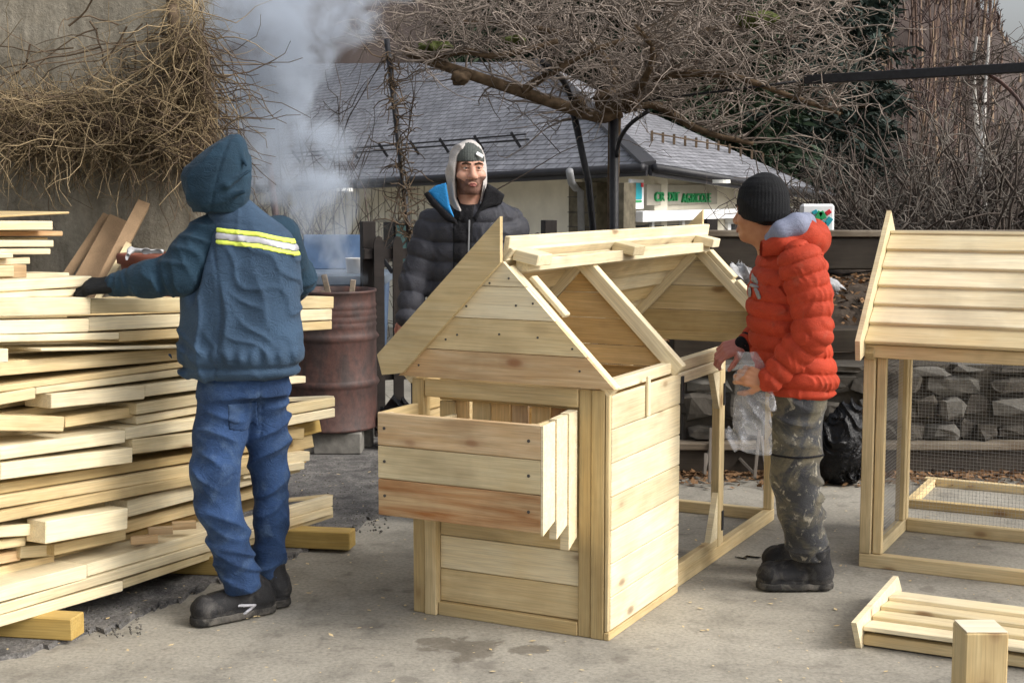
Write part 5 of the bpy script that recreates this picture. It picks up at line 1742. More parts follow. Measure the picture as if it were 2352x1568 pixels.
def head(fl, c, sx=1.0, yaw=0.0):
    """a head in field fl: c centre (eye height), facing -y turned by yaw"""
    ca, sa = math.cos(yaw), math.sin(yaw)
    def q(x, y, z): return (c[0] + x * ca - y * sa, c[1] + x * sa + y * ca, c[2] + z)
    f = fl.ell(q(0, .01, .03), (.076 * sx, .096, .098), yaw)
    f = smin(f, fl.ell(q(0, -.022, -.045), (.060 * sx, .068, .085), yaw), .03)          # jaw
    f = smin(f, fl.ell(q(0, -.068, -.098), (.026, .022, .020), yaw), .03)               # chin
    for s in (-1, 1):
        f = smax(f, -fl.ell(q(s * .031, -.094, .004), (.020, .016, .012), yaw), .012)   # sockets
        f = smin(f, fl.ell(q(s * .046, -.062, -.032), (.022, .020, .020), yaw), .025)   # cheeks
        f = smin(f, fl.cap(q(s * .012, -.089, .021), q(s * .048, -.076, .020), .0085, .007), .012)   # brow
        f = smin(f, fl.ell(q(s * .077 * sx, .012, -.012), (.010, .018, .030), yaw), .008)  # ears
    f = smin(f, fl.cap(q(0, -.088, .010), q(0, -.112, -.036), .0075, .012), .012)       # nose
    for s in (-1, 1): f = smin(f, fl.ell(q(s * .012, -.101, -.040), (.009, .010, .008), yaw), .006)
    f = smin(f, fl.ell(q(0, -.090, -.068), (.026, .012, .011), yaw), .012)
    return f, q
def face_parts(parent, base, q, lipy=-.070):
    def blob(name, pts, r0, r1, m, par):
        o = mesh_caps(name, [(a, b, r0, r1) for a, b in zip(pts, pts[1:])], .0022, base, m, par, .003)
        return o
    for s in (-1, 1):
        c = q(s * .031, -.0755, .003)
        bm = bmesh.new(); bmesh.ops.create_uvsphere(bm, u_segments=16, v_segments=10, radius=.0112)
        me = bpy.data.meshes.new('eye'); bm.to_mesh(me); bm.free()
        e = link('eye', me, MT['eye_white'], parent, True); e.location = Vector(c) - base
        bm = bmesh.new(); bmesh.ops.create_uvsphere(bm, u_segments=12, v_segments=8, radius=.0068)
        me = bpy.data.meshes.new('iris'); bm.to_mesh(me); bm.free()
        i = link('iris', me, MT['eye_dark'], e, True); d = Vector(q(s * .031 + .001, -.0822, .002)) - Vector(c); i.location = d
        blob('eyelid', [q(s * .017, -.0850, .008), q(s * .031, -.0885, .0105), q(s * .045, -.080, .008)], .0042, .0042, parent.data.materials[0], parent)
        blob('eyelid', [q(s * .018, -.0840, -.004), q(s * .031, -.0870, -.0065), q(s * .044, -.079, -.004)], .0036, .0036, parent.data.materials[0], parent)
        blob('eyebrow', [q(s * .012, -.0985, .021), q(s * .030, -.0965, .027), q(s * .049, -.083, .022)], .0048, .0040, MT['brow_hair'], parent)
    blob('lips', [q(-.017, -.097, -.0775), q(-.008, -.102, -.071), q(0, -.102, -.071), q(.008, -.102, -.071), q(.017, -.097, -.0775)], .0032, .0032, MT['lip'], parent)
    blob('lips', [q(-.011, -.099, -.081), q(0, -.101, -.081), q(.011, -.099, -.081)], .0045, .0045, MT['lip'], parent)

def back_man():
    Y = 7.0
    base = Vector((W(1085, 900, Y).x, Y, 0))
    r = empty('person', base, 0, 'person in charcoal down jacket with pale hood and grey beanie, facing the camera', 'person')
    HC = W(1077, 388, 6.93)
    yaw = .22
    SL, EL, WL = W(995, 520, 7.02), W(955, 640, 6.98), W(938, 728, 6.90)
    SR, ER, WR = W(1172, 520, 7.05), W(1195, 640, 7.05), W(1160, 720, 6.85)
    hipL, hipR = W(1045, 840, Y), W(1125, 840, Y)
    fl = Field((base.x - .48, Y - .3, .03), (base.x + .38, Y + .32, 1.93), .011)
    f = fl.loft(L4([(850, 1020, 1150, .12), (700, 1020, 1150, .12), (560, 1010, 1160, .12), (500, 1020, 1150, .10)], Y))
    f = smin(f, fl.chain([(W(1083, 520, Y), .06), (W(1080, 440, 6.96), .055)]), .03)
    for a, b, c in ((SL, EL, WL), (SR, ER, WR)): f = smin(f, fl.chain([(a, .05), (b, .04), (c, .03)]), .03)
    for s, hp in ((-1, hipL), (1, hipR)):
        f = smin(f, fl.chain([(hp, .085), (Vector((hp.x, Y, .48)), .055), (Vector((hp.x, Y, .09)), .042)]), .03)
    h2, q = head(fl, (HC.x, HC.y, HC.z), .88, yaw)
    f = smin(f, h2, .02)
    fl.mesh(f, 'body', base, MT['skin_fair'], r, 0)
    # fine head surface over the coarse body
    fh = Field((HC.x - .12, HC.y - .16, HC.z - .20), (HC.x + .12, HC.y + .14, HC.z + .16), .0036)
    g, q = head(fh, (HC.x, HC.y, HC.z), .88, yaw)
    g = smin(g, fh.cap((HC.x, HC.y + .02, HC.z - .06), (HC.x + .005, HC.y + .04, HC.z - .24), .055, .058), .03)
    hd = fh.mesh(g - .004, 'face', base, MT['skin_fair'], r, 1)
    # stubble: a skin-tight layer along jaw, chin and upper lip
    ca = (fh.Z < HC.z - .052)
    jaw = np.maximum(g - .0052, fh.Z - (HC.z - .070 + .035 * np.clip(np.abs(fh.X - HC.x) / .06, 0, 1)))
    jaw = np.maximum(jaw, (HC.z - .125) - fh.Z)
    must = np.maximum(g - .0052, np.maximum(np.abs(fh.Z - (HC.z - .058)) - .009, np.abs(fh.X - HC.x - .018) - .032))
    st = np.minimum(jaw, must)
    lips = fh.ell(q(0, -.10, -.074), (.021, .02, .011), yaw)
    st = np.maximum(st, -lips)
    st = np.maximum(st, fh.Y - (HC.y - .01))
    o = fh.mesh(st, 'stubble', (0, 0, 0), MT['stubble'], hd, 0); o.location = -base
    def q2(x, y, z): return Vector(q(x, y - .004, z))
    face_parts(hd, base, q2)
    # beanie
    b = fh.ell((HC.x, HC.y + .006, HC.z + .036), (.076, .106, .094))
    b = np.maximum(b, (HC.z + .034 - .10 * (fh.Y - HC.y) * 0) - fh.Z) - .001 * np.sin(fh.X * 500)
    bo = fh.mesh(b, 'beanie', base, MT['beanie_grey'], r, 1)
    em = q2(.034, -.094, .066)
    o = bar(bo, 'emblem', Vector(em) + Vector((-.016, 0, .008)) - base, Vector(em) + Vector((.016, .006, -.010)) - base, .018, .006, (.25, -1, .35), MT['sign_white'])
    # pale hood: shell with a face opening
    fo = Field((HC.x - .20, HC.y - .17, HC.z - .42), (HC.x + .20, HC.y + .22, HC.z + .20), .0055)
    sh = fo.loft(L4([(500, 1062, 1098, .06, -.06), (480, 1040, 1108, .13), (455, 1030, 1115, .145), (420, 1026, 1119, .155), (385, 1026, 1118, .155), (355, 1032, 1113, .145), (335, 1046, 1104, .12), (326, 1060, 1094, .07), (322, 1070, 1086, .03)], 6.985), pw=2.2)
    inn = fo.loft(L4([(520, 1072, 1090, .3), (490, 1060, 1098, .3), (455, 1044, 1105, .3), (420, 1042, 1109, .3), (385, 1044, 1108, .3), (355, 1052, 1104, .3), (340, 1062, 1097, .3), (331, 1070, 1088, .3)], 6.80))
    f = smax(sh, -inn, .012) - fo.folds(30, 61, (.4, .2, 1), .009)
    fo.mesh(f, 'hood', base, MT['hood_grey'], r, 1)
    # down jacket
    fl = Field((base.x - .50, Y - .34, .80), (base.x + .40, Y + .36, 1.62), .0065)
    secs = L4([(840, 985, 1190, .19), (760, 990, 1185, .19), (660, 985, 1190, .19), (580, 985, 1192, .185), (520, 985, 1192, .17), (485, 1000, 1178, .15), (465, 1020, 1160, .12), (452, 1040, 1130, .10)], 7.03)
    f = fl.loft(secs, (.095, .020, .02, 0.0), 2.3)
    f = smin(f, fl.chain([(SL, .088), (W(978, 580, 7.0), .085), (EL, .075), (WL, .058)], (.092, .018, .01), .03), .03)
    f = smin(f, fl.chain([(SR, .088), (W(1188, 580, 7.05), .085), (ER, .075), (WR, .058)], (.092, .018, .03), .03), .03)
    f = f - fl.waves(38, 71) * .0015 - fl.folds(70, 73, (.9, .2, .3), .004)
    # open front: a V to the zip
    cut = fl.cap(W(1080, 470, 6.83), W(1078, 700, 6.80), .045, .030)
    f = smax(f, -cut, .02)
    fl.mesh(f, 'jacket', base, MT['down_charcoal'], r, 1)
    # black front panel of the jacket
    xc = W(1063, 0, Y).x
    pn = np.maximum(f - .005, np.maximum(np.abs(fl.X - xc - .05 * np.clip(fl.Z - 1.45, 0, 1)) - .048, fl.Y - 6.97))
    o = fl.mesh(pn, 'front_panel', base, MT['zip_black'], r, 0)
    # dark zipped layer in the opening
    g = fl.loft(L4([(840, 1020, 1150, .165), (600, 1020, 1145, .165), (510, 1035, 1125, .15), (470, 1050, 1108, .12)], 7.02)) - fl.folds(40, 77, (1, 0, .4), .004)
    fl.mesh(g, 'inner_jacket', base, MT['zip_black'], r, 1)
    p0, p1 = W(1078, 505, 6.855), W(1073, 690, 6.845)
    bar(r, 'zip', p0 - base, p1 - base, .008, .006, (0, -1, 0), MT['downpipe_zinc'])
    # stand-up collar with blue lining
    fc = Field(tuple(W(965, 500, 6.9) - Vector((0, .12, .03))), tuple(W(1160, 405, 7.1) + Vector((0, .2, .02))), .0055)
    c = fc.poly([(982, 440), (1000, 426), (1026, 419), (1034, 470), (1046, 502), (1014, 474)], 6.895, .022, -.35)
    fc.mesh(c, 'collar', base, MT['collar_blue'], r, 1)
    c = fc.poly([(972, 446), (984, 438), (1014, 472), (1050, 503), (1056, 520), (1030, 512), (992, 474)], 6.880, .030, -.35) - fc.waves(60, 331) * .004
    c2 = fc.poly([(1118, 420), (1140, 432), (1160, 448), (1150, 470), (1120, 480), (1092, 512), (1086, 500), (1108, 460)], 6.90, .034, .35) - fc.waves(60, 333) * .004
    fc.mesh(np.minimum(c, c2), 'collar', base, MT['zip_black'], r, 1)
    # trousers and boots, mostly behind the hutch
    fl = Field((base.x - .26, Y - .2, .05), (base.x + .26, Y + .2, .98), .009)
    f = None
    for hp in (hipL, hipR):
        g = fl.chain([(hp + Vector((0, 0, .05)), .115), (Vector((hp.x, Y, .50)), .085), (Vector((hp.x, Y, .07)), .07)], k=.03) - fl.folds(40, 80, (.2, 0, 1), .009)
        f = g if f is None else smin(f, g, .03)
    f = np.maximum(f, .07 - fl.Z)
    fl.mesh(f, 'trousers', base, MT['zip_black'], r, 1)
    for hp in (hipL, hipR):
        boot(r, base, Vector((hp.x - .02, Y - .17, 0)), Vector((hp.x, Y + .12, 0)), Vector((hp.x, Y + .03, .16)), MT['boot_leather'])
    mesh_caps('hand', hand_caps(WL, (-.25, -.1, -.95), (-.5, -.8, 0), 1, .9, 1.0), .004, base, MT['skin_cold'], r, .007)
    mesh_caps('hand', hand_caps(WR, (-.5, -.3, -.8), (.3, -.9, 0), -1, .6, 1.0), .0045, base, MT['skin_cold'], r, .007)
back_man()

def red_man():
    Y = 5.80
    base = Vector((W(1835, 1355, Y).x, Y, 0))
    r = empty('person', base, 0, 'person in orange red down jacket and black beanie, holding a clear plastic bag', 'person')
    HC = W(1750, 487, 5.84)
    yaw = -2.15                                    # facing left and a little away
    SH, EL, WR = W(1840, 605, 5.58), W(1868, 765, 5.545), W(1772, 868, 5.59)
    S2, E2, W2 = W(1800, 610, 6.02), W(1780, 745, 6.06), W(1722, 782, 6.00)
    HP, KN, AN = W(1835, 900, 5.72), W(1826, 1110, 5.74), W(1856, 1290, 5.76)
    H2, K2, A2 = W(1840, 900, 5.92), W(1815, 1110, 5.95), W(1845, 1270, 6.02)
    fl = Field((base.x - .38, Y - .32, .04), (base.x + .24, Y + .42, 1.76), .011)
    f = fl.loft(L4([(900, 1785, 1890, .16), (760, 1745, 1880, .16), (640, 1745, 1880, .17), (590, 1760, 1870, .15), (560, 1775, 1850, .1)], Y))
    f = smin(f, fl.chain([(W(1805, 575, Y), .06), (W(1775, 530, 5.82), .055)]), .03)
    h2, q = head(fl, HC, .98, yaw); f = smin(f, h2, .02)
    for a, b, c in ((SH, EL, WR), (S2, E2, W2)): f = smin(f, fl.chain([(a, .05), (b, .042), (c, .03)]), .03)
    for a, b, c in ((HP, KN, AN), (H2, K2, A2)): f = smin(f, fl.chain([(a, .06), (b, .045), (c, .030)]), .03)
    fl.mesh(f, 'body', base, MT['skin_tan'], r, 0)
    fh = Field((HC.x - .17, HC.y - .15, HC.z - .20), (HC.x + .17, HC.y + .15, HC.z + .20), .0042)
    g, q = head(fh, HC, .98, yaw)
    g = smin(g, fh.cap((HC.x + .02, HC.y, HC.z - .05), (HC.x + .06, HC.y, HC.z - .22), .055, .058), .03)
    hd = fh.mesh(g - .004, 'face', base, MT['skin_tan'], r, 1)
    face_parts(hd, base, lambda x, y, z: Vector(q(x, y - .004, z)))
    # beanie: tall, pulled low at the nape
    b = fh.loft(L4([(520, 1715, 1790, .06), (508, 1703, 1806, .10), (490, 1696, 1813, .108), (465, 1693, 1813, .110), (440, 1697, 1810, .108), (420, 1707, 1801, .095), (407, 1722, 1788, .072), (399, 1738, 1774, .04), (396, 1748, 1764, .012)], 5.84), pw=2.2)
    zl = W(0, 497, 5.84).z; xs = W(1695, 0, 5.84).x
    b = np.maximum(b, zl - .33 * np.clip(fh.X - xs, 0, .14) + .55 * np.clip(fh.X - xs - .15, 0, 1) - fh.Z)
    b = b - .0012 * np.sin(np.arctan2(fh.Y - HC.y, fh.X - HC.x) * 46) - fh.folds(60, 83, (.3, .1, 1), .003)
    fh.mesh(b, 'beanie', base, MT['beanie_black'], r, 1)
    # jacket
    fl = Field((base.x - .26, Y - .36, .80), (base.x + .27, Y + .40, 1.60), .0052)
    secs = L4([(912, 1790, 1890, .15), (900, 1762, 1914, .18), (868, 1748, 1922, .195), (834, 1732, 1915, .20), (790, 1726, 1902, .20), (763, 1722, 1896, .20), (711, 1717, 1896, .205), (650, 1722, 1896, .205), (610, 1735, 1895, .20), (585, 1748, 1888, .185), (565, 1762, 1876, .16), (548, 1775, 1860, .12), (538, 1782, 1850, .09)], Y)
    f = fl.loft(secs, (.067, .019, .012, .10), 2.3)
    f = smin(f, fl.chain([(SH, .090), (W(1862, 680, 5.57), .084), (EL, .074), (W(1822, 815, 5.58), .066), (WR, .052)], (.058, .017, .01), .02), .006)
    f = smin(f, fl.chain([(S2, .085), (E2, .07), (W2, .05)], (.062, .014, .02), .03), .03)
    f = f - fl.waves(42, 91) * .0015 - fl.folds(80, 93, (.95, .3, .2), .0035)
    jk = fl.mesh(f, 'jacket', base, MT['down_red'], r, 1)
    # cuff and hem bands
    d = (WR - W(1822, 815, 5.58)).normalized()
    mesh_caps('cuff', [(WR - d * .004, WR + d * .016, .050, .047)], .005, base, MT['down_red'], r)
    d2 = (W2 - E2).normalized()
    mesh_caps('cuff', [(W2 - d2 * .005, W2 + d2 * .035, .048, .040)], .005, base, MT['zip_black'], r)
    # emblem on the chest (worn print), strokes lying on the jacket
    for (x0, y0, x1, y1, w) in ((1737, 632, 1744, 650, .012), (1743, 634, 1750, 655, .010), (1735, 660, 1748, 662, .014), (1737, 668, 1736, 690, .010), (1746, 668, 1752, 688, .012)):
        a, e = W(x0, y0, 5.595), W(x1, y1, 5.595)
        fx = fl.cap(tuple(a), tuple(e), w * .5, w * .5)
        sx = np.sqrt((fl.X - a.x) ** 2 * 0)
        # band of the jacket surface under the stroke
        ax, az = np.array([a.x, a.z]), np.array([e.x, e.z])
        dx = az - ax; L2 = dx @ dx
        t = np.clip(((fl.X - ax[0]) * dx[0] + (fl.Z - ax[1]) * dx[1]) / L2, 0, 1)
        dist = np.sqrt((fl.X - ax[0] - t * dx[0]) ** 2 + (fl.Z - ax[1] - t * dx[1]) ** 2) - w * .5
        g = np.maximum(np.maximum(f - .006, dist), fl.Y - (Y - .02))
        o = fl.mesh(g, 'emblem', (0, 0, 0), MT['downpipe_zinc'], jk, 0); o.location = -base
    # hood lying on the back, grey lining showing
    fo = Field(tuple(W(1735, 625, Y) - Vector((0, .26, 0))), tuple(W(1915, 480, Y) + Vector((0, .26, 0))), .0058)
    hf = fo.chain([(W(1752, 572, 5.70), .034), (W(1795, 558, 5.635), .040), (W(1850, 540, 5.67), .050), (W(1866, 545, 5.83), .060), (W(1845, 540, 6.00), .05)], k=.04)
    hf = smin(hf, fo.ell(W(1866, 552, 5.80), (.066, .13, .068)), .04)
    hf = hf - fo.folds(48, 97, (.6, .2, .8), .008)
    dish = fo.ell(W(1806, 508, 5.80), (.085, .135, .055), 0, 0)
    hf2 = smax(hf, -dish, .015)
    fo.mesh(hf2, 'hood', base, MT['down_red'], r, 1)
    ln = fo.chain([(W(1768, 546, 5.66), .022), (W(1795, 530, 5.625), .036), (W(1830, 516, 5.635), .042), (W(1850, 512, 5.70), .036), (W(1852, 512, 5.86), .032)], k=.03)
    lo = fo.mesh(ln, 'hood_lining', base, MT['lining_grey'], r, 1)
    for k in range(3):
        a = W(1800 + k * 9, 532 - k * 4, 5.592); e = W(1812 + k * 9, 512 - k * 4, 5.594)
        bar(lo, 'reflective_dash', a - base, e - base, .006, .004, (0, -1, .3), MT['sign_white'])
    # trousers
    fl = Field((base.x - .20, Y - .26, .10), (base.x + .22, Y + .40, .98), .0065)
    f = fl.loft(L4([(930, 1772, 1893, .17), (880, 1775, 1900, .165), (850, 1780, 1898, .15)], Y), pw=2.2)
    l = fl.chain([(W(1832, 930, 5.73), .105), (W(1828, 1020, 5.73), .100), (W(1827, 1095, 5.735), .098), (W(1838, 1170, 5.75), .088), (W(1851, 1235, 5.765), .080), (W(1856, 1282, 5.77), .074)], k=.03)
    rr = fl.chain([(W(1838, 930, 5.90), .105), (W(1824, 1030, 5.93), .092), (W(1822, 1100, 5.95), .085), (W(1838, 1190, 5.98), .078), (W(1848, 1260, 6.0), .07)], k=.03)
    l = l - fl.folds(34, 101, (.45, .1, 1), .011)
    rr = rr - fl.folds(38, 103, (.35, .1, 1), .008)
    f = smin(f, smin(l, rr, .02), .03)
    f = np.maximum(f, W(0, 1283, 5.77).z - fl.Z)
    tr = fl.mesh(f, 'trousers', base, MT['paint_trousers'], r, 1)
    kz = W(0, 1040, 5.73).z
    g = np.maximum(f - .005, np.maximum(np.abs(fl.Z - kz) - .006, fl.Y - 5.74))
    o = fl.mesh(g, 'knee_seam', (0, 0, 0), MT['zip_black'], tr, 0); o.location = -base
    # boots
    boot(r, base, G(1738, 1352), G(1908, 1352), Vector((W(1862, 1285, 5.77).x, 5.77, .19)), MT['boot_leather'], .055, topr=.080)
    boot(r, base, G(1748, 1312), G(1900, 1312), Vector((W(1850, 1270, 6.02).x, 6.02, .17)), MT['boot_leather'], .052, topr=.07)
    # hands
    mesh_caps('hand', hand_caps(WR + d * .02, (-.80, .12, .22), (-.25, -.95, .25), -1, .75, 1.0), .004, base, MT['skin_tan'], r, .007)
    mesh_caps('hand', hand_caps(W2 + d2 * .03, (-.93, -.1, -.28), (.1, -.6, .8), -1, .7, 1.05), .004, base, MT['skin_cold'], r, .007)
    # the clear plastic bag: a crumpled hollow film
    bb = W(1728, 930, 5.62)
    fb = Field(tuple(W(1655, 1075, 5.62) - Vector((0, .12, 0))), tuple(W(1795, 785, 5.62) + Vector((0, .12, 0))), .0055)
    f = fb.loft(L4([(1046, 1744, 1772, .010), (1036, 1700, 1773, .018), (1024, 1678, 1774, .03), (1000, 1676, 1774, .045), (950, 1682, 1775, .05), (900, 1688, 1775, .042), (870, 1690, 1770, .03), (835, 1690, 1755, .022), (808, 1694, 1738, .014)], 5.63), pw=2.0)
    f = f - fb.folds(50, 111, (1, .2, .25), .010) - fb.folds(85, 113, (.8, .3, .5), .004)
    o = fb.mesh(f, 'plastic_bag', bb, MT['clear_film'], None, 0)
    o.location = bb
    tag(o, 'crumpled clear plastic bag hanging from the hand by the hutch corner', 'bag')
red_man()
# ------------------------------------------------------------------ plants
def np3(v): return np.array([v.x, v.y, v.z])
def pergola():
    Y = 11.0
    b = W(1412, 900, Y)
    p = empty('iron_pergola', (b.x, Y, 0), 0, 'black iron pergola carrying the trained bare tree', 'pergola')
    o = Vector((b.x, Y, 0))
    tube_obj('post', [W(1410, 236, Y), Vector((W(1412, 900, Y).x, Y, 0))], .036, .036, MT['black_iron'], p, 10, o)
    tube_obj('post', [W(1318, 262, Y + .1), W(1352, 420, Y + .2), Vector((W(1400, 640, Y + .3).x, Y + .3, 0))], .028, .028, MT['black_iron'], p, 10, o)
    tube_obj('brace', [W(1416, 360, Y - .02), W(1424, 320, Y - .1), W(1448, 285, Y - .2), W(1490, 255, Y - .35)], .016, .016, MT['black_iron'], p, 8, o, 16)
    tube_obj('brace', [W(1322, 262, Y), W(1308, 215, Y - .1), W(1285, 175, Y - .25), W(1240, 140, Y - .4)], .022, .022, MT['black_iron'], p, 8, o, 16)
    tube_obj('tie_rod', [W(1430, 238, 10.98), W(1860, 184, 9.98)], .010, .010, MT['black_iron'], p, 6, o)
    bar(p, 'beam', W(1850, 184, 10.0) - o, W(2420, 152, 8.7) - o, .075, .06, (0, 0, 1), MT['black_iron'], .004)
    e = W(2420, 152, 8.7)
    bar(p, 'post', Vector((e.x, e.y, e.z - .04)) - o, Vector((e.x, e.y, .7)) - o, .07, .07, (0, 1, 0), MT['black_iron'], .004)
    tube_obj('brace', [W(2268, 170, 9.1), W(2300, 190, 9.0), W(2340, 230, 8.9), W(2375, 290, 8.8), W(2418, 380, 8.7)], .012, .012, MT['rusty_steel'], p, 6, o, 14)
    return p
pergola()

def umbrella_tree():
    Y = 11.0
    hub = W(1420, 235, Y)
    t = empty('trained_tree', (hub.x, Y, 0), 0, 'bare umbrella shaped tree with tangled twigs over the pergola', 'tree')
    o = Vector((hub.x, Y, 0))
    limbs = []
    def limb(pts, r0, r1, name='limb', m='bark_brown'):
        ob = tube_obj(name, pts, r0, r1, MT[m], t, 8, o, 22)
        limbs.append([np3(W(0, 0, 1)) * 0 + np3(q) for q in pts])
        return ob
    limb([W(1425, 255, Y), W(1380, 268, Y - .02), W(1300, 245, Y - .1), W(1180, 205, Y - .2), W(1060, 165, Y - .3), W(985, 140, Y - .35), W(930, 118, Y - .4)], .055, .032)
    limb([W(1435, 250, Y), W(1500, 240, Y + .1), W(1580, 285, Y), W(1640, 310, Y - .1), W(1730, 330, Y - .2)], .042, .016)
    limb([W(1425, 250, Y), W(1475, 190, Y - .2), W(1560, 170, Y - .5), W(1680, 175, Y - .7), W(1800, 215, Y - .8), W(1930, 262, Y - .8)], .042, .012)
    limb([W(1200, 208, Y - .2), W(1270, 165, Y - .3), W(1330, 130, Y - .3), W(1440, 90, Y - .3)], .034, .02)
    limb([W(1420, 240, Y), W(1400, 150, Y + .2), W(1330, 90, Y + .4), W(1180, 60, Y + .6), W(1020, 50, Y + .7)], .045, .016)
    limb([W(1430, 240, Y), W(1500, 130, Y + .3), W(1620, 70, Y + .5), W(1760, 60, Y + .6)], .045, .014)
    limb([W(985, 140, Y - .35), W(1060, 118, Y - .4), W(1150, 128, Y - .4), W(1280, 95, Y - .3)], .03, .02)
    limb([W(1420, 240, Y), W(1470, 200, Y - .6), W(1500, 120, Y - 1.2), W(1460, 60, Y - 1.5)], .035, .014)
    # trunk behind the post
    tube_obj('trunk', [Vector((W(1410, 440, Y).x, Y + .10, 0)), Vector((W(1409, 440, Y).x, Y + .09, 1.2)), W(1412, 270, Y + .06), W(1418, 225, Y)], .034, .06, MT['bark_brown'], t, 10, o, 14)
    rng = np.random.default_rng(33)
    # twigs: rooted along the limbs and in the umbrella, running outwards and tangled
    L = []
    for li, pts in enumerate(limbs):
        P = np.array(pts)
        for k in range(len(P) - 1):
            n = (8, 12, 22, 14, 30, 30, 14, 26)[li]
            u = rng.random(n)[:, None]
            L.append(P[k] * (1 - u) + P[k + 1] * u)
    L = np.concatenate(L)
    C = np3(W(1420, 110, Y))
    n = 500
    ang = rng.uniform(0, 6.283, n); rad = np.sqrt(rng.random(n)) * 1.75
    s = np.stack([C[0] + rad * np.cos(ang) * 1.0, C[1] + rad * np.sin(ang) * .9, np.zeros(n)], -1)
    s[:, 2] = W(0, 30, Y).z + .6 * rng.random(n) - .10 * (rad / 1.75) ** 2 - .22 * smooth(.3, 1.6, s[:, 0] - C[0]) - .08
    S = np.concatenate([L, s])
    out = S - C; out[:, 2] = 0; out /= np.linalg.norm(out, axis=1, keepdims=True) + 1e-6
    d = out * .8 + rng.normal(size=S.shape) * [.75, .75, .28]; d[:, 2] += .05; d[:len(L), 2] += .35
    ln = rng.uniform(.35, .95, len(S))
    tw = wander(S, d, ln, 8, .34, -.008, 5, .55)
    r0 = rng.uniform(.005, .0115, len(S))
    # keep the view under the umbrella open
    v = tubes(tw, r0, .0022)
    # short spurs
    k = rng.integers(0, len(tw), 1900); kk = rng.integers(1, 8, 1900)
    s2 = tw[k, kk]
    t2 = wander(s2, rng.normal(size=(1900, 3)) * [1, 1, .7], rng.uniform(.08, .28, 1900), 4, .4, 0, 6)
    v2 = tubes(t2, .0052, .0025)
    k = rng.integers(0, len(tw), 3000); kk = rng.integers(1, 8, 3000)
    t3 = wander(tw[k, kk], rng.normal(size=(3000, 3)) * [1, 1, .8], rng.uniform(.06, .22, 3000), 4, .4, 0, 7)
    V, F = join([v, v2, tubes(t3, .0028, .0015)])
    ob = link('crown', np_mesh('crown', V - np3(o), F), MT['twig_grey'], t)
    # gnarled knots and moss pads
    for i, (px, py, dy, rx, rz, m) in enumerate(((1405, 235, .0, .13, .10, 'bark_brown'), (1445, 225, -.1, .10, .08, 'bark_brown'), (1060, 180, -.35, .07, .05, 'bark_brown'), (1330, 235, -.05, .05, .05, 'bark_brown'), (1000, 112, -.3, .14, .05, 'moss'), (1740, 45, .2, .16, .06, 'moss'), (1180, 96, -.2, .09, .04, 'moss'))):
        c = W(px, py, Y + dy)
        fl = Field(tuple(c - Vector((rx + .05, .2, rz + .05))), tuple(c + Vector((rx + .05, .2, rz + .05))), .014)
        f = fl.ell(c, (rx, .12, rz)) - fl.waves(45, 200 + i) * .035 - fl.waves(110, 230 + i) * .012
        fl.mesh(f, 'knot' if m != 'moss' else 'moss_pad', o, MT[m], t, 0)
umbrella_tree()

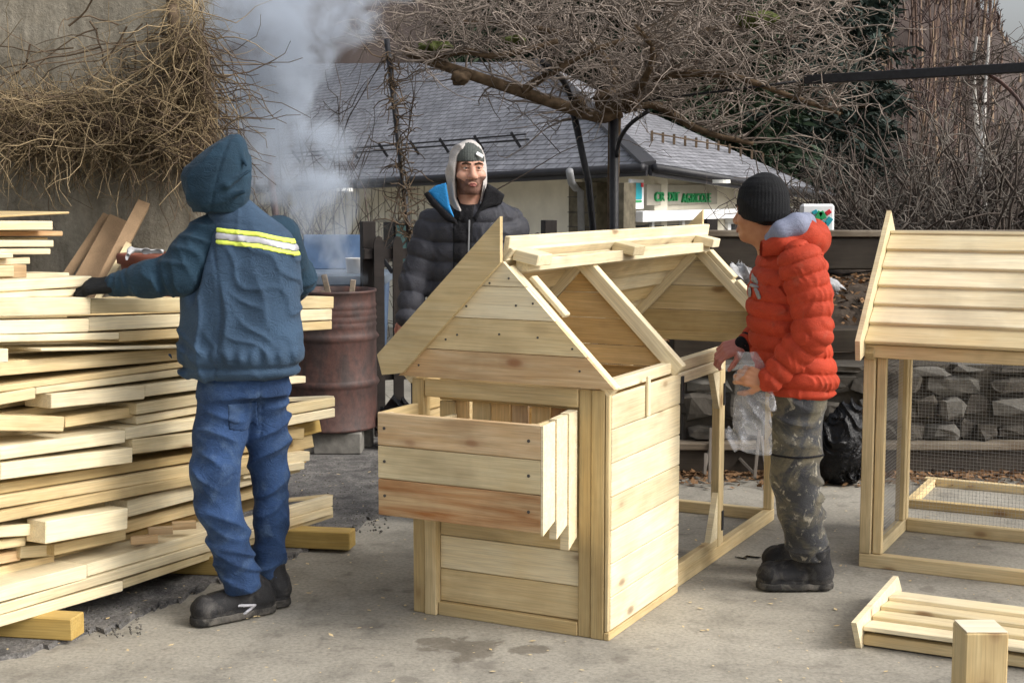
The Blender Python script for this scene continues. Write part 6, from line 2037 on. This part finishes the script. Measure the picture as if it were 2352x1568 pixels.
def wall_creeper():
    Y = 8.55
    t = empty('dry_creeper', (W(240, 300, Y).x, Y, 0), 0, 'dead golden brown creeper hanging over the concrete wall', 'creeper')
    o = np3(t.location)
    def stem(pts, r0, r1, m): tube_obj('stem', pts, r0, r1, MT[m], t, 8, t.location, 20)
    stem([W(-40, 310, Y), W(60, 285, Y - .1), W(150, 300, Y - .05), W(260, 285, Y - .15), W(360, 300, Y - .1), W(440, 325, Y), W(500, 350, Y + .2)], .06, .05, 'vine_dark')
    stem([W(-40, 335, Y), W(40, 300, Y - .15), W(130, 305, Y - .1), W(210, 330, Y)], .045, .02, 'vine_dark')
    stem([W(300, 270, Y - .1), W(380, 275, Y - .15), W(440, 300, Y - .1), W(490, 335, Y)], .05, .04, 'bark_brown')
    stem([W(395, -20, Y), W(400, 60, Y - .15), W(420, 140, Y - .15), W(400, 220, Y - .1), W(360, 285, Y - .05)], .035, .035, 'vine_dark')
    stem([W(450, 60, Y + .1), W(460, 150, Y), W(470, 240, Y), W(480, 330, Y + .1)], .05, .05, 'vine_dark')
    rng = np.random.default_rng(44)
    def fan(n, x0, x1, y0, y1, dy, seed, dmean, ln, r, K=7, turn=.32, grav=-.03):
        px = rng.uniform(x0, x1, n); py = rng.uniform(y0, y1, n); YY = Y + rng.uniform(-.28, dy, n)
        s = np.array([np3(W(a, b, c)) for a, b, c in zip(px, py, YY)])
        d = np.array(dmean) + rng.normal(size=(n, 3)) * [.8, .25, .5]
        return tubes(wander(s, d, rng.uniform(*ln, n), K, turn, grav, seed), rng.uniform(r * .6, r * 1.3, n), r * .35)
    a = [fan(300, -20, 470, 215, 345, .1, 1, (-.5, 0, .0), (.25, .7), .0042, 8, .34),
         fan(1500, -20, 470, 205, 352, .1, 11, (-.4, 0, .0), (.10, .30), .0024, 5, .45),
         fan(350, 385, 470, -20, 260, .1, 12, (-.3, 0, -.5), (.10, .35), .0026, 5, .4),
         fan(80, 395, 465, -20, 160, .1, 2, (-.25, 0, -.9), (.3, .7), .0045, 8, .3),
         fan(60, 250, 470, 130, 260, .1, 3, (-.6, -.1, -.5), (.3, .7), .005, 8, .35),
         fan(150, -20, 460, 310, 370, .1, 4, (-.3, 0, -.4), (.15, .45), .005)]
    b = [fan(260, -20, 480, 240, 345, .15, 5, (-.5, 0, .0), (.2, .6), .0045, 8, .34),
         fan(700, -20, 480, 230, 350, .15, 13, (-.4, 0, .0), (.1, .3), .003, 5, .45),
         fan(200, 410, 488, 60, 330, .2, 6, (-.1, 0, -.9), (.3, .7), .0055, 8, .3),
         fan(22, 60, 420, -10, 260, .15, 7, (-.5, 0, -.6), (.5, 1.3), .006, 12, .28, -.03)]
    for nm, g, m in (('golden_stems', a, 'vine_gold'), ('dark_stems', b, 'vine_dark')):
        V, F = join(g)
        ob = link(nm, np_mesh(nm, V - o, F), MT[m], t); ob['kind'] = 'stuff'
wall_creeper()

def bare_shrub(name, base, h, spread, n, seed, m, label, r0=.018, lean=(0, 0, 0), group='bare shrubs behind the yard', fine=7, cat='shrub'):
    t = empty(name, base, 0, label, cat, group)
    rng = np.random.default_rng(seed)
    st = rng.normal(size=(n, 3)) * [spread * .18, spread * .18, 0]
    d = rng.normal(size=(n, 3)) * [spread * .5, spread * .5, .1] + [0, 0, h] + np.array(lean)
    tr = wander(st, d, h * rng.uniform(.6, 1.05, n), 9, .14, 0, seed)
    a = tubes(tr, r0, r0 * .3, 4)
    link('stem', np_mesh('stem', *a), MT['shrub_twig'], t)
    k = rng.integers(0, n, n * fine); kk = rng.integers(2, 9, n * fine)
    s = tr[k, kk]; dd = tr[k, np.minimum(kk, 8)] - tr[k, kk - 1]
    dd = dd / (np.linalg.norm(dd, axis=1, keepdims=True) + 1e-6) + rng.normal(size=dd.shape) * .7
    t2 = wander(s, dd, h * rng.uniform(.12, .38, len(s)), 6, .26, .01, seed + 1)
    b = tubes(t2, r0 * .40, r0 * .16)
    k = rng.integers(0, len(t2), len(t2) * 2); kk = rng.integers(1, 6, len(k))
    t3 = wander(t2[k, kk], rng.normal(size=(len(k), 3)) + [0, 0, .3], h * rng.uniform(.04, .13, len(k)), 4, .3, 0, seed + 2)
    c = tubes(t3, r0 * .22, r0 * .10)
    V, F = join([b, c])
    ob = link('twigs', np_mesh('twigs', V, F), MT[m], t); ob['kind'] = 'stuff'
    return t
def shrubs():
    def base(px, Y, z): p = W(px, 440, Y); return (p.x, Y, z)
    bare_shrub('bare_shrub', base(1985, 13.0, .95), 1.15, 1.0, 42, 1, 'shrub_twig', 'dense grey bare shrub between the box sign and the mesh hutch roof')
    bare_shrub('bare_shrub', base(2080, 12.2, .95), 1.3, 1.1, 44, 2, 'shrub_pale', 'pale tangled bare shrub rising behind the mesh hutch ridge')
    bare_shrub('bare_shrub', base(2230, 12.8, .95), 1.6, 1.2, 46, 3, 'shrub_twig', 'dark bare shrub in front of the white house, left part')
    bare_shrub('bare_shrub', base(2345, 12.0, .95), 1.7, 1.1, 34, 4, 'shrub_pale', 'sparse bare shrub cut off by the right edge of the view')
    bare_shrub('bare_shrub', base(1990, 15.5, -.3), 2.6, 1.2, 34, 5, 'shrub_twig', 'taller bare shrub further back under the beam')
    bare_shrub('bare_shrub', base(2160, 16.5, -.6), 3.2, 1.3, 30, 8, 'wood_twig', 'reddish bare shrub at the foot of the hill')
    # left: thin bare shrub and trellis behind the smoke
    bare_shrub('bare_shrub', base(690, 11.5, -.1), 3.2, .8, 12, 6, 'shrub_twig', 'tall thin bare shrub behind the smoke', .012, (0, 0, 0))
    bare_shrub('bare_shrub', base(850, 12.5, -.3), 3.4, .7, 10, 7, 'shrub_twig', 'tall bare shrub between the smoke and the slate roof', .012, (0, 0, 0))
    for (x0, y0, x1, y1, Y, r, lab) in ((888, 90, 950, 620, 9.9, .020, 'slim dark leaning trellis pole left of the charcoal jacket'), (612, 330, 652, 640, 9.8, .024, 'reddish trellis pole in the smoke beside the hooded worker')):
        a, e = W(x0, y0, Y), W(x1, y1, Y)
        d = (e - a).normalized(); low = a + d * ((a.z) / -d.z)
        o = tube_obj('trellis_pole', [a, low], r, r, MT['black_iron' if x0 > 700 else 'rusty_steel'], None, 8)
        tag(o, lab, 'pole')
    # vine remains on the slim pole
    rng = np.random.default_rng(61)
    a, e = np3(W(890, 120, 9.88)), np3(W(942, 560, 9.88))
    u = rng.random(150)[:, None]
    s = a * (1 - u) + e * u
    V, F = tubes(wander(s, rng.normal(size=s.shape) * [1, .4, .8] + [.4, 0, .1], rng.uniform(.06, .30, 150), 6, .5, -.03, 9), .006, .003)
    o = link('climbing_vine', np_mesh('climbing_vine', V, F), MT['vine_dark'])
    tag(o, 'dead vine tendrils on the slim leaning pole', 'vine')
shrubs()

def conifer(px, Y, z0, H, Rr, seed, m, label):
    p = W(px, 440, Y)
    t = empty('conifer_tree', (p.x, Y, z0), 0, label, 'tree', 'conifers behind the bank')
    rng = np.random.default_rng(seed)
    link('trunk', np_mesh('trunk', *tubes(np.array([[[0, 0, 0], [.05, 0, H * .5], [0, 0, H]]]), .22, .02, 8)), MT['bark_brown'], t)
    # drooping boughs carrying small needle sprays
    nb = 190
    z = np.sort(rng.uniform(.06, .99, nb)) * H
    a = rng.uniform(0, 6.283, nb)
    ln = Rr * (1.03 - z / H) ** .8 * rng.uniform(.65, 1.1, nb)
    s = np.stack([np.zeros(nb), np.zeros(nb), z], -1)
    d = np.stack([np.cos(a), np.sin(a), rng.uniform(-.35, .15, nb)], -1)
    B = wander(s, d, ln, 8, .07, -.03, seed)
    link('boughs', np_mesh('boughs', *tubes(B, .035, .008)), MT['bark_brown'], t)['kind'] = 'stuff'
    n = 30000
    k = rng.integers(0, nb, n); u = rng.uniform(.8, 6.99, n); kk = u.astype(int); f = (u - kk)[:, None]
    c = B[k, kk] * (1 - f) + B[k, kk + 1] * f + rng.normal(size=(n, 3)) * [.16, .16, .12] - [0, 0, .05]
    dd = np.stack([np.cos(a[k]), np.sin(a[k]), np.full(n, -.55)], -1) + rng.normal(size=(n, 3)) * .55
    dd /= np.linalg.norm(dd, axis=1, keepdims=True)
    sd_ = np.cross(dd, rng.normal(size=(n, 3))); sd_ /= np.linalg.norm(sd_, axis=1, keepdims=True)
    l = rng.uniform(.16, .42, n)[:, None]; w = l * .13
    V = np.stack([c - sd_ * w * .5, c + dd * l * .45 - sd_ * w, c + dd * l, c + dd * l * .45 + sd_ * w], 1).reshape(-1, 3)
    ob = link('crown', np_mesh('crown', V, np.arange(4 * n).reshape(-1, 4)), MT[m], t)
conifer(1290, 33, -1, 13, 2.9, 1, 'needle_green', 'dark green conifer above the roof hip, behind the pergola hub')
conifer(1475, 31, -1, 12, 2.6, 2, 'needle_green', 'dense green conifer directly behind the pergola post')
conifer(1650, 30, -1, 12.5, 2.6, 3, 'needle_green', 'dark conifer behind the right end of the slate roof')
conifer(1800, 33, -1, 13.5, 2.7, 4, 'needle_blue', 'bluish conifer above the black beanie')
conifer(1930, 37, -.5, 13, 2.4, 5, 'needle_blue', 'bluish conifer left of the pale trunks, furthest right')
conifer(1130, 40, -1, 13, 2.8, 6, 'needle_green', 'green conifer seen through the twigs above the slate roof')

# ------------------------------------------------------------------ clutter on the bank, bag of rubbish, debris
def rubbish():
    c = W(1930, 1000, 7.95)
    c.z = 0.0
    fl = Field((c.x - .22, c.y - .2, -.0), (c.x + .24, c.y + .22, .58), .008)
    f = fl.ell((c.x, c.y, .19), (.15, .13, .21)); f = smin(f, fl.ell((c.x + .05, c.y, .36), (.08, .07, .11)), .06)
    f = f - fl.folds(40, 301, (.6, .3, .7), .02) - fl.folds(80, 303, (.8, .3, -.4), .010)
    f = np.maximum(f, .006 - fl.Z)
    o = fl.mesh(f, 'rubbish_bag', c, MT['plastic_black'], None, 0); o.location = c
    tag(o, 'shiny black rubbish bag on the ground behind the red jacket', 'bag')
    c = W(912, 925, 9.0); c.z = 0
    fl = Field((c.x - .2, c.y - .2, -.0), (c.x + .2, c.y + .22, .45), .009)
    f = fl.ell((c.x, c.y, .17), (.12, .12, .17)) - fl.folds(40, 305, (.6, .3, .7), .02)
    f = np.maximum(f, .006 - fl.Z)
    o = fl.mesh(f, 'rubbish_bag', c, MT['plastic_black'], None, 0); o.location = c
    tag(o, 'black crumpled sack behind the nest box, beside the drum', 'bag')
    for i, (px, py, Y, s, lab) in enumerate(((1705, 628, 9.6, .065, 'crumpled white plastic on the bank in front of the red chest'), (1905, 655, 9.2, .06, 'white plastic scrap on the bank behind the red jacket'))):
        c = W(px, py, Y)
        fl = Field(tuple(c - Vector((s * 2, s * 2, s * 2))), tuple(c + Vector((s * 2, s * 2, s * 2))), s * .08)
        f = fl.ell(c, (s * 1.2, s, s * .75)) - fl.folds(45, 310 + i, (.6, .3, .7), s * .55) - fl.folds(100, 315 + i, (.2, .9, .3), s * .3)
        o = fl.mesh(f, 'plastic_scrap', c, MT['rag_white'], None, 0); o.location = c
        tag(o, lab, 'plastic')
    c = W(318, 585, 7.85)
    fl = Field(tuple(c - Vector((.25, .2, .2))), tuple(c + Vector((.28, .2, .2))), .009)
    f = fl.chain([(W(300, 572, 7.70), .012), (W(288, 598, 7.62), .014), (W(276, 618, 7.60), .010), (W(272, 640, 7.6), .012)], k=.03)
    f = smin(f, fl.chain([(W(300, 572, 7.70), .012), (W(335, 577, 7.66), .013), (W(372, 578, 7.66), .012)], k=.02), .02)
    f = f - fl.folds(60, 321, (.5, .3, .8), .005)
    o = fl.mesh(f, 'white_rag', c, MT['rag_white'], None, 0); o.location = c
    tag(o, 'crumpled white rag draped over the planter rim', 'rag')
    # loose sticks and stones among the rubble seen through the run
    rng = random.Random(77)
    for k in range(9):
        p = Vector((rng.uniform(1.05, 1.75), rng.uniform(7.75, 8.15), .03))
        q = p + Vector((rng.uniform(-.12, .12), rng.uniform(.0, .2), rng.uniform(.05, .4)))
        o = bar(None, 'loose_stick', p, q, .018, .014, (0, 1, 0), MT['shrub_pale'], .002)
        tag(o, 'weathered loose stick leaning on the stone wall behind the run', 'stick', 'sticks leaning on the stone wall')
    # black scrap and shavings on the yard
    g = G(1718, 1282)
    bm = bmesh.new()
    pts = [(-.06, 0), (-.01, -.012), (.0, .008), (.05, -.004), (.06, .006), (.0, .02), (-.02, .008)]
    vs = [bm.verts.new((x, y * 1.6, .008 + .006 * math.sin(x * 60))) for x, y in pts]
    top = bm.faces.new(vs); r = bmesh.ops.extrude_face_region(bm, geom=[top])
    for v in r['geom']:
        if isinstance(v, bmesh.types.BMVert): v.co.z -= .004
    bmesh.ops.recalc_face_normals(bm, faces=bm.faces)
    me = bpy.data.meshes.new('black_scrap'); bm.to_mesh(me); bm.free()
    o = link('black_scrap', me, MT['plastic_black']); o.location = g
    tag(o, 'torn black scrap on the concrete beside the red jacketed person', 'scrap')
    rs = np.random.default_rng(5)
    n = 900
    x = rs.uniform(-2.0, 2.2, n); y = rs.uniform(4.6, 8.2, n)
    z = np.where((x < -.6), .018, .004)
    c = np.stack([x, y, z + .002], -1)
    a = rs.normal(size=(n, 3)) * [1, 1, .1]; a /= np.linalg.norm(a, axis=1, keepdims=True)
    bb = np.cross(a, np.tile([0, 0, 1.], (n, 1))); s = rs.uniform(.003, .010, n)[:, None] * rs.choice([.6, 1, 1.6], n)[:, None]
    V = np.stack([c - a * s, c - bb * s * .5, c + a * s, c + bb * s * .5], 1).reshape(-1, 3)
    V[:, 2] = np.maximum(V[:, 2], .004)
    o = link('wood_chips', np_mesh('wood_chips', V, np.arange(4 * n).reshape(-1, 4)), MT['spruce_tan'])
    tag(o, 'tiny wood chips and crumbs scattered over the yard', 'chips', kind='stuff')
    rs = np.random.default_rng(6)
    vs, fs, q = [], [], 0
    ico = np.array([[1, 0, 0], [-1, 0, 0], [0, 1, 0], [0, -1, 0], [0, 0, 1], [0, 0, -1]], float)
    fi = np.array([[0, 2, 4], [2, 1, 4], [1, 3, 4], [3, 0, 4], [2, 0, 5], [1, 2, 5], [3, 1, 5], [0, 3, 5]])
    for k in range(700):
        p = G(rs.uniform(600, 900), rs.uniform(1070, 1230)) if k % 3 else G(rs.uniform(-20, 330), rs.uniform(1400, 1470))
        s = rs.uniform(.003, .008)
        vs.append(ico * s * rs.uniform(.6, 1.2, (6, 3)) + [p.x, p.y, .016]); fs.append(fi + q); q += 6
    o = link('gravel', np_mesh('gravel', np.concatenate(vs), np.concatenate(fs)), MT['stone_grey'])
    tag(o, 'loose grit and gravel on the broken asphalt', 'gravel', kind='stuff')
rubbish()
# ------------------------------------------------------------------ smoke from the drum
def smoke():
    path = [(772, 655, .16), (760, 600, .20), (738, 520, .34), (712, 430, .48), (655, 340, .48), (600, 255, .44), (600, 160, .54), (640, 60, .72), (670, -60, .86)]
    Y = 9.0
    z0, z1 = W(0, 655, Y).z, W(0, -60, Y).z
    pts = [(W(px, py, Y).x, W(px, py, Y).z, r) for px, py, r in path]
    # closed hull round the plume
    seg = 20; V = []
    for x, z, r in pts:
        for s in range(seg):
            a = s / seg * 6.28318
            V.append((x + 1.25 * r * math.cos(a), Y + 1.1 * r * math.sin(a), z))
    F = [(i * seg + s, i * seg + (s + 1) % seg, (i + 1) * seg + (s + 1) % seg, (i + 1) * seg + s) for i in range(len(pts) - 1) for s in range(seg)]
    F += [tuple(range(seg))[::-1], tuple(range((len(pts) - 1) * seg, len(pts) * seg))]
    m, nt, out = mat('wood_smoke')
    tc = N(nt, 'TexCoord'); sep = N(nt, 'SeparateXYZ'); nt.links.new(tc.outputs['Object'], sep.inputs[0])
    t = mth(nt, 'DIVIDE', mth(nt, 'SUBTRACT', sep.outputs[2], z0), z1 - z0)
    xo, xs = -2.2, 1.6
    dens = [1.0, .9, .7, .75, .95, 1.0, 1.0, .9, .6]
    rp = ramp(nt, [((z - z0) / (z1 - z0), ((x - xo) / xs, r, dn)) for (x, z, r), dn in zip(pts, dens)], 'EASE')
    nt.links.new(t, rp.inputs[0])
    sc = N(nt, 'SeparateColor'); nt.links.new(rp.outputs[0], sc.inputs[0])
    nz = N(nt, 'TexNoise'); nt.links.new(tc.outputs['Object'], nz.inputs['Vector']); setin(nz, Scale=2.3, Detail=3.0, Roughness=.5)
    ns = N(nt, 'SeparateColor'); nt.links.new(nz.outputs['Color'], ns.inputs[0])
    cx = mth(nt, 'ADD', mth(nt, 'MULTIPLY', sc.outputs[0], xs), xo)
    dx = mth(nt, 'ADD', mth(nt, 'SUBTRACT', sep.outputs[0], cx), mth(nt, 'MULTIPLY', mth(nt, 'SUBTRACT', ns.outputs[0], .5), .5))
    dy = mth(nt, 'ADD', mth(nt, 'SUBTRACT', sep.outputs[1], Y), mth(nt, 'MULTIPLY', mth(nt, 'SUBTRACT', ns.outputs[1], .5), .3))
    d = mth(nt, 'SQRT', mth(nt, 'ADD', mth(nt, 'MULTIPLY', dx, dx), mth(nt, 'MULTIPLY', dy, dy)))
    q = mth(nt, 'SUBTRACT', 1.0, mth(nt, 'DIVIDE', d, sc.outputs[1]))
    n1 = noise(nt, tc.outputs['Object'], 3.4, 5, .62, .9)
    q = mth(nt, 'ADD', mth(nt, 'MULTIPLY', q, 1.1), mth(nt, 'MULTIPLY', mth(nt, 'SUBTRACT', n1, .57), 4.4))
    q = mth(nt, 'MINIMUM', mth(nt, 'MAXIMUM', q, 0.0), 1.0)
    # nothing at the hull itself
    fade = mth(nt, 'MULTIPLY', mth(nt, 'SUBTRACT', 1.2, mth(nt, 'DIVIDE', d, sc.outputs[1])), 3.0, True)
    tz = mth(nt, 'MULTIPLY', t, 14.0, True)
    q = mth(nt, 'MULTIPLY', mth(nt, 'MULTIPLY', q, fade), mth(nt, 'MULTIPLY', tz, sc.outputs[2]))
    q = mth(nt, 'MULTIPLY', q, 7.0)
    pv = N(nt, 'VolumePrincipled')
    pv.inputs['Color'].default_value = (.72, .80, .92, 1)
    pv.inputs['Anisotropy'].default_value = .1
    nt.links.new(q, pv.inputs['Density'])
    nt.links.new(pv.outputs[0], out.inputs['Volume'])
    me = py_mesh('smoke', V, F)
    o = link('smoke', me, m)
    tag(o, 'bluish white smoke plume rising from the drum', 'smoke', kind='stuff')
smoke()
